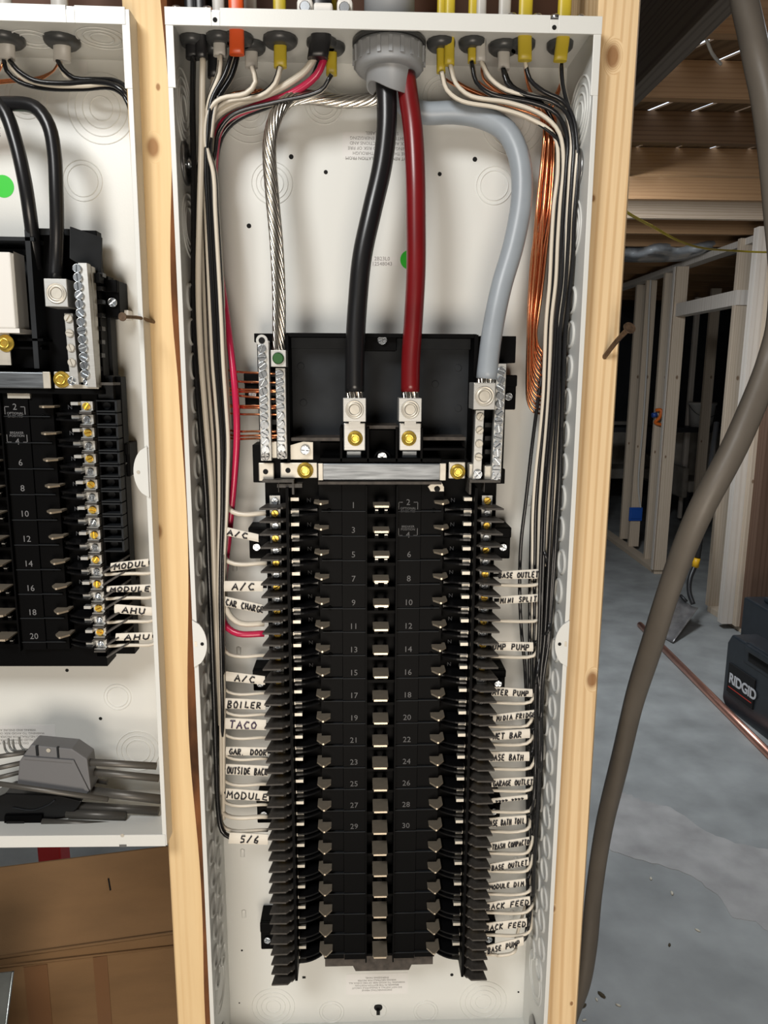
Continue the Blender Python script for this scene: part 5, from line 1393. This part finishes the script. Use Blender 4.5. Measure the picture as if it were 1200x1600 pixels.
# details on the studs
q = PZ(982, 860); yq = q.y - .012
def onstud(u, v, yy): return P(u, v, yy)
a, b = P(984, 793, yq), P(1003, 814, yq)
t = tag(MB().box(a.x, b.x, yq, yq + .012, b.z, a.z).box(a.x + .012, b.x - .012, yq - .006, yq, b.z + .02, a.z - .02).build('outlet_box', M('blue_plastic', (.01, .08, .38), .4), bevel=.004), 'small blue electrical box low on a far partition stud', 'electrical box')
wire('cable', px([(1001, 793, yq - .01), (998, 770, yq - .01), (998, 740, yq - .01), (1005, 660, yq - .01), (1011, 560, yq - .01), (1016, 450, yq - .01), (1018, 425, yq - .01)]), .008, m_nm_w, 'white cable running up the stud from the blue box', 'cable')
y2 = PZ(1007, 880).y - .02
a, b = P(1020, 640, y2), P(1036, 664, y2)
t = thing('clamp', 'orange and blue clamp hooked on a partition stud', 'clamp', P(1028, 652, y2)); o3 = P(1028, 652, y2)
m_or = M('orange_plastic', (.75, .16, .02), .4); m_bl = M('blue_rubber', (.02, .07, .30), .4)
MB().tube(cr([R3(1025, 641, y2, o3), R3(1033, 641, y2 - .03, o3), R3(1031, 652, y2 - .03, o3), R3(1024, 660, y2, o3), R3(1034, 664, y2, o3)], .01), .014, 8).build('body', m_or, t)
MB().tube([R3(1019, 649, y2, o3), R3(1026, 648, y2, o3)], .020, 10).build('pad', m_bl, t)
MB().tube([R3(1034, 646, y2, o3), R3(1040, 654, y2, o3)], .020, 10).build('pad', m_bl, t)
wire('cable', px([(1055, 428, y2), (1052, 500, y2), (1046, 580, y2), (1040, 635, y2)]), .007, m_bl, 'blue cable running down to the orange clamp', 'cable')
# clutter in the dark room
m_beige = M('beige_upholstery', (.30, .27, .23), .8, noise=.2, nscale=10); m_dk = M('dark_furniture', (.015, .015, .017), .5)
def chair(u, v, y, lab, sc_=1.0):
    q = P(u, v, y); t = thing('armchair', lab, 'chair', (q.x, y, 0)); t.scale = (sc_,) * 3
    MB().prism([(-.28, .42), (-.26, .92), (-.18, 1.0), (.18, 1.0), (.26, .92), (.28, .42)], -.02, .10, 'y').build('backrest', m_beige, t, bevel=.02)
    MB().box(-.28, .28, -.50, 0, .36, .48).build('seat', m_beige, t, bevel=.02)
    for sx_ in (-1, 1):
        MB().box(sx_ * .28, sx_ * .34, -.5, .06, .30, .62).build('armrest', m_beige, t, bevel=.02)
        for yy in (-.45, .02): MB().box(sx_ * .25, sx_ * .29, yy - .02, yy + .02, 0, .36).build('leg', m_dk, t)
chair(1085, 730, 7.2, 'pale upholstered chair in the dark room, between partition studs')
chair(962, 735, 8.2, 'dim pale chair close to the edge of the right panel stud')
t = thing('table', 'black table in front of the pale chairs in the dark room', 'table', (3.4, 6.9, 0))
MB().box(-.9, .9, -.2, .2, .98, 1.03).build('tabletop', m_dk, t)
for sx_ in (-1, 1):
    for yy in (-.17, .17): MB().box(sx_ * .84, sx_ * .88, yy - .02, yy + .02, 0, .98).build('leg', m_dk, t)
q = P(1095, 660, 6.85)
t = thing('bucket', 'white bucket on the black table in the dark room', 'bucket', (q.x, 6.85, 1.03))
MB().lathe([(.11, 0), (.13, .22), (.14, .225), (.14, .25), (.125, .25)], (0, 0, 0), 'z', 24).build('body', m_s2 if False else m_white, t)
MB().tube(cr([Vector((-.14, 0, .22)), Vector((-.10, -.10, .14)), Vector((0, -.14, .10)), Vector((.10, -.10, .14)), Vector((.14, 0, .22))], .02), .004, 6).build('handle', m_dark, t)

# shovel leaning behind the thick cable
m_fiber = M('black_handle', (.02, .02, .021), .4); m_yel = M('yellow_collar', (.75, .42, .01), .45); m_blade = M('scuffed_blade_steel', (.34, .33, .33), .42, .7, noise=.35, nscale=14)
sy = 3.75
sp_ = [P(1098, 800, sy + .12), P(1090, 850, sy + .06), P(1085, 888, sy)]
tip = PZ(1050, 1004, .01)
t = thing('shovel', 'shovel with a yellow collar standing on its blade behind the thick cable', 'shovel', tip)
rl = lambda p: Vector(p) - tip
MB().tube([rl(P(1120, 660, sy + .3)), rl(P(1090, 872, sy))], .017, 12).build('shaft', m_fiber, t)
MB().tube([rl(P(1089, 872, sy)), rl(P(1086, 886, sy))], .021, 14).build('collar', m_yel, t)
MB().tube(cr([rl(P(1086, 884, sy)), rl(P(1078, 905, sy - .03)), rl(P(1077, 925, sy - .06)), rl(P(1083, 944, sy - .10))], .01), [.015] * 1 + [.015] * (len(cr([rl(P(1086, 884, sy)), rl(P(1078, 905, sy - .03)), rl(P(1077, 925, sy - .06)), rl(P(1083, 944, sy - .10))], .01)) - 1), 12).build('socket', m_fiber, t)
# blade: a dished sheet
bl = MB(); cs = [(1062, 932, sy - .02), (1091, 950, sy - .14), (1052, 1003, sy - .42), (1030, 985, sy - .30)]
c4 = [rl(P(u, v, y)) for u, v, y in cs]; c4[2] = rl(PZ(1052, 1004, .01)); c4[3] = rl(PZ(1034, 992, .02))
N_ = 8; nrm = (c4[1] - c4[0]).cross(c4[3] - c4[0]).normalized()
if nrm.y > 0: nrm = -nrm
for i in range(N_ + 1):
    for j in range(N_ + 1):
        a, b = i / N_, j / N_
        p = (c4[0] * (1 - a) + c4[1] * a) * (1 - b) + (c4[3] * (1 - a) + c4[2] * a) * b
        p = p - nrm * .022 * math.sin(math.pi * a) * (1 - .5 * b) + nrm * .010 * math.exp(-((a - .5) / .08) ** 2) * (1 - b)
        bl.v.append(tuple(p))
for i in range(N_):
    for j in range(N_): a = i * (N_ + 1) + j; bl.f.append((a, a + 1, a + N_ + 2, a + N_ + 1)); bl.sm.append(True)
o = bl.build('blade', m_blade, t); md = o.modifiers.new('solid', 'SOLIDIFY'); md.thickness = .003
MB().tube([rl(P(1063, 930, sy - .02)), rl(P(1073, 940, sy - .06))], .010, 8).build('foot_step', m_fiber, t)

# copper pipe on the floor
a, b = PZ(1000, 976, .014), PZ(1250, 1225, .014); b = a + (PZ(1200, 1176, .014) - a) * 1.25
t = tag(MB().tube([Vector((0, 0, 0)), b - a], .0185, 20).build('copper_pipe', M('copper_pipe', (.80, .42, .32), .3, .85, noise=.12, nscale=8), loc=a), 'long copper pipe lying on the concrete floor beside the tool case', 'pipe')

# tool case
m_case = M('dark_blue_grey_plastic', (.022, .027, .033), .38, noise=.15, nscale=20)
a = PZ(1127, 1099, .0); b = PZ(1206, 1162, .0)
ax = (b - a); ax.z = 0; w3 = .46; ex = ax.normalized(); ey = Vector((-ex.y, ex.x, 0))
if ey.x < 0: ey = -ey
t = thing('tool_case', 'dark blow-moulded tool case on the floor at the right edge', 'tool case', a)
ang = math.atan2(ex.y, ex.x); t.rotation_euler = (0, 0, ang)
# local frame: x along the front face, -y or +y away
sgn = 1 if Vector((-math.sin(ang), math.cos(ang), 0)).dot(ey) > 0 else -1
h3 = .36
MB().prism([(0, .03), (0, h3 - .05), (.03, h3), (w3, h3), (w3, 0), (.03, 0)], 0, sgn * .13, 'y').build('shell', m_case, t, bevel=.010)
MB().prism([(.14, h3 - .005), (.16, h3 + .012), (.40, h3 + .012), (.42, h3 - .005), (.42, h3 - .09), (.14, h3 - .09)], -sgn * .004, sgn * .02, 'y').build('handle_surround', m_case, t, bevel=.006)
MB().box(.18, .38, -sgn * .006, -sgn * .003, h3 - .07, h3 - .025).build('handle_opening', m_hole, t)
MB().box(.17, .39, -sgn * .02, sgn * .004, h3 - .024, h3 + .006).build('carry_handle', m_case, t, bevel=.006)
MB().box(.040, .245, -sgn * .006, 0, .085, .225).build('name_plate', m_hole, t)
m_sil = M('silver_lettering', (.62, .63, .65), .4)
nf_ = -sgn * .0065
cu = bpy.data.curves.new('lettering', 'FONT'); cu.body = 'RIDGID'; cu.size = .066; cu.extrude = .0008; cu.offset = .0018; cu.space_character = .95
tmp = bpy.data.objects.new('tmp', cu); COL.objects.link(tmp); dg = bpy.context.evaluated_depsgraph_get(); me = bpy.data.meshes.new_from_object(tmp.evaluated_get(dg)); bpy.data.objects.remove(tmp)
me.materials.clear(); me.materials.append(m_sil)
o = link('lettering', me, t, 'bold silver lettering'); 
o.location = (.052, nf_, .135); o.rotation_euler = (math.pi / 2, 0, 0)
MB().box(.052, .235, nf_ - .0008, nf_ + .001, .110, .114).build('stripe', M('red_stripe', (.5, .04, .02), .5), t)
t['label'] = 'dark plastic tool case with bold silver lettering at the right edge'
q = P(1193, 985, 2.75)
t2 = thing('tool_case', 'second dark case just behind, its corner at the right edge', 'tool case', (2.02, 2.70, 0))
MB().box(0, .35, 0, .30, 0, .40).build('shell', m_case, t2, bevel=.012); MB().box(.05, .30, .08, .20, .40, .43).build('carry_handle', m_case, t2, bevel=.01)

# debris on the floor
m_chip = M('wood_chip', (.62, .58, .48), .8); m_chipd = M('dark_wood_chip', (.07, .055, .03), .9)
for (u, v, r, m_, lab) in ((1017, 1373, .007, m_chip, 'pale crumb on the concrete, upper left of the nearest four'), (1050, 1396, .008, m_chip, 'pale crumb on the concrete near the grey patch edge'), (1090, 1454, .007, m_chip, 'lone pale crumb right of the dark one'),
        (1046, 1477, .006, m_chipd, 'round dark crumb in the middle of the floor'), (940, 1555, .010, m_chipd, 'dark splinter by the end of the thick cable'), (932, 1562, .005, m_chip, 'tiny pale crumb beside the dark splinter'),
        (912, 1572, .008, m_chipd, 'thin dark splinter against the stud'), (966, 1571, .006, m_chip, 'pale sliver near the bottom of the photo'), (913, 1594, .005, m_chip, 'white crumb at the very bottom by the stud')):
    q = PZ(u, v, 0); mb = MB(); mb.lathe([(r * .8, 0), (r, r * .3), (r * .5, r * .8)], (0, 0, 0), 'z', 7)
    o = mb.build('splinter' if m_ is m_chipd else 'crumb', m_, loc=(q.x, q.y, .0003), bevel=0); o.scale = (1.3, .6, .6); o.rotation_euler = (0, 0, random.uniform(0, 3)); tag(o, lab, 'debris')
# pale rough patch in the slab
pp = [(975, 1238), (1005, 1252), (1050, 1262), (1100, 1298), (1150, 1318), (1210, 1330), (1290, 1345), (1290, 1470), (1205, 1458), (1180, 1440), (1145, 1435), (1120, 1398), (1080, 1368), (1030, 1352), (985, 1340), (955, 1330), (940, 1290), (945, 1245)]
mb = MB(); pts2 = [PZ(u, v, 0) for u, v in pp]; fine = []
for i in range(len(pts2)):
    p0, p1 = pts2[i], pts2[(i + 1) % len(pts2)]
    for k in range(5): fine.append(p0.lerp(p1, k / 5) + Vector((random.uniform(-.006, .006), random.uniform(-.006, .006), 0)))
mb.prism([(p.x, p.y) for p in fine], .0, .0012, 'z')
o = mb.build('concrete_patch', m_conc2); o['kind'] = 'structure'; o.name = 'trim_3'
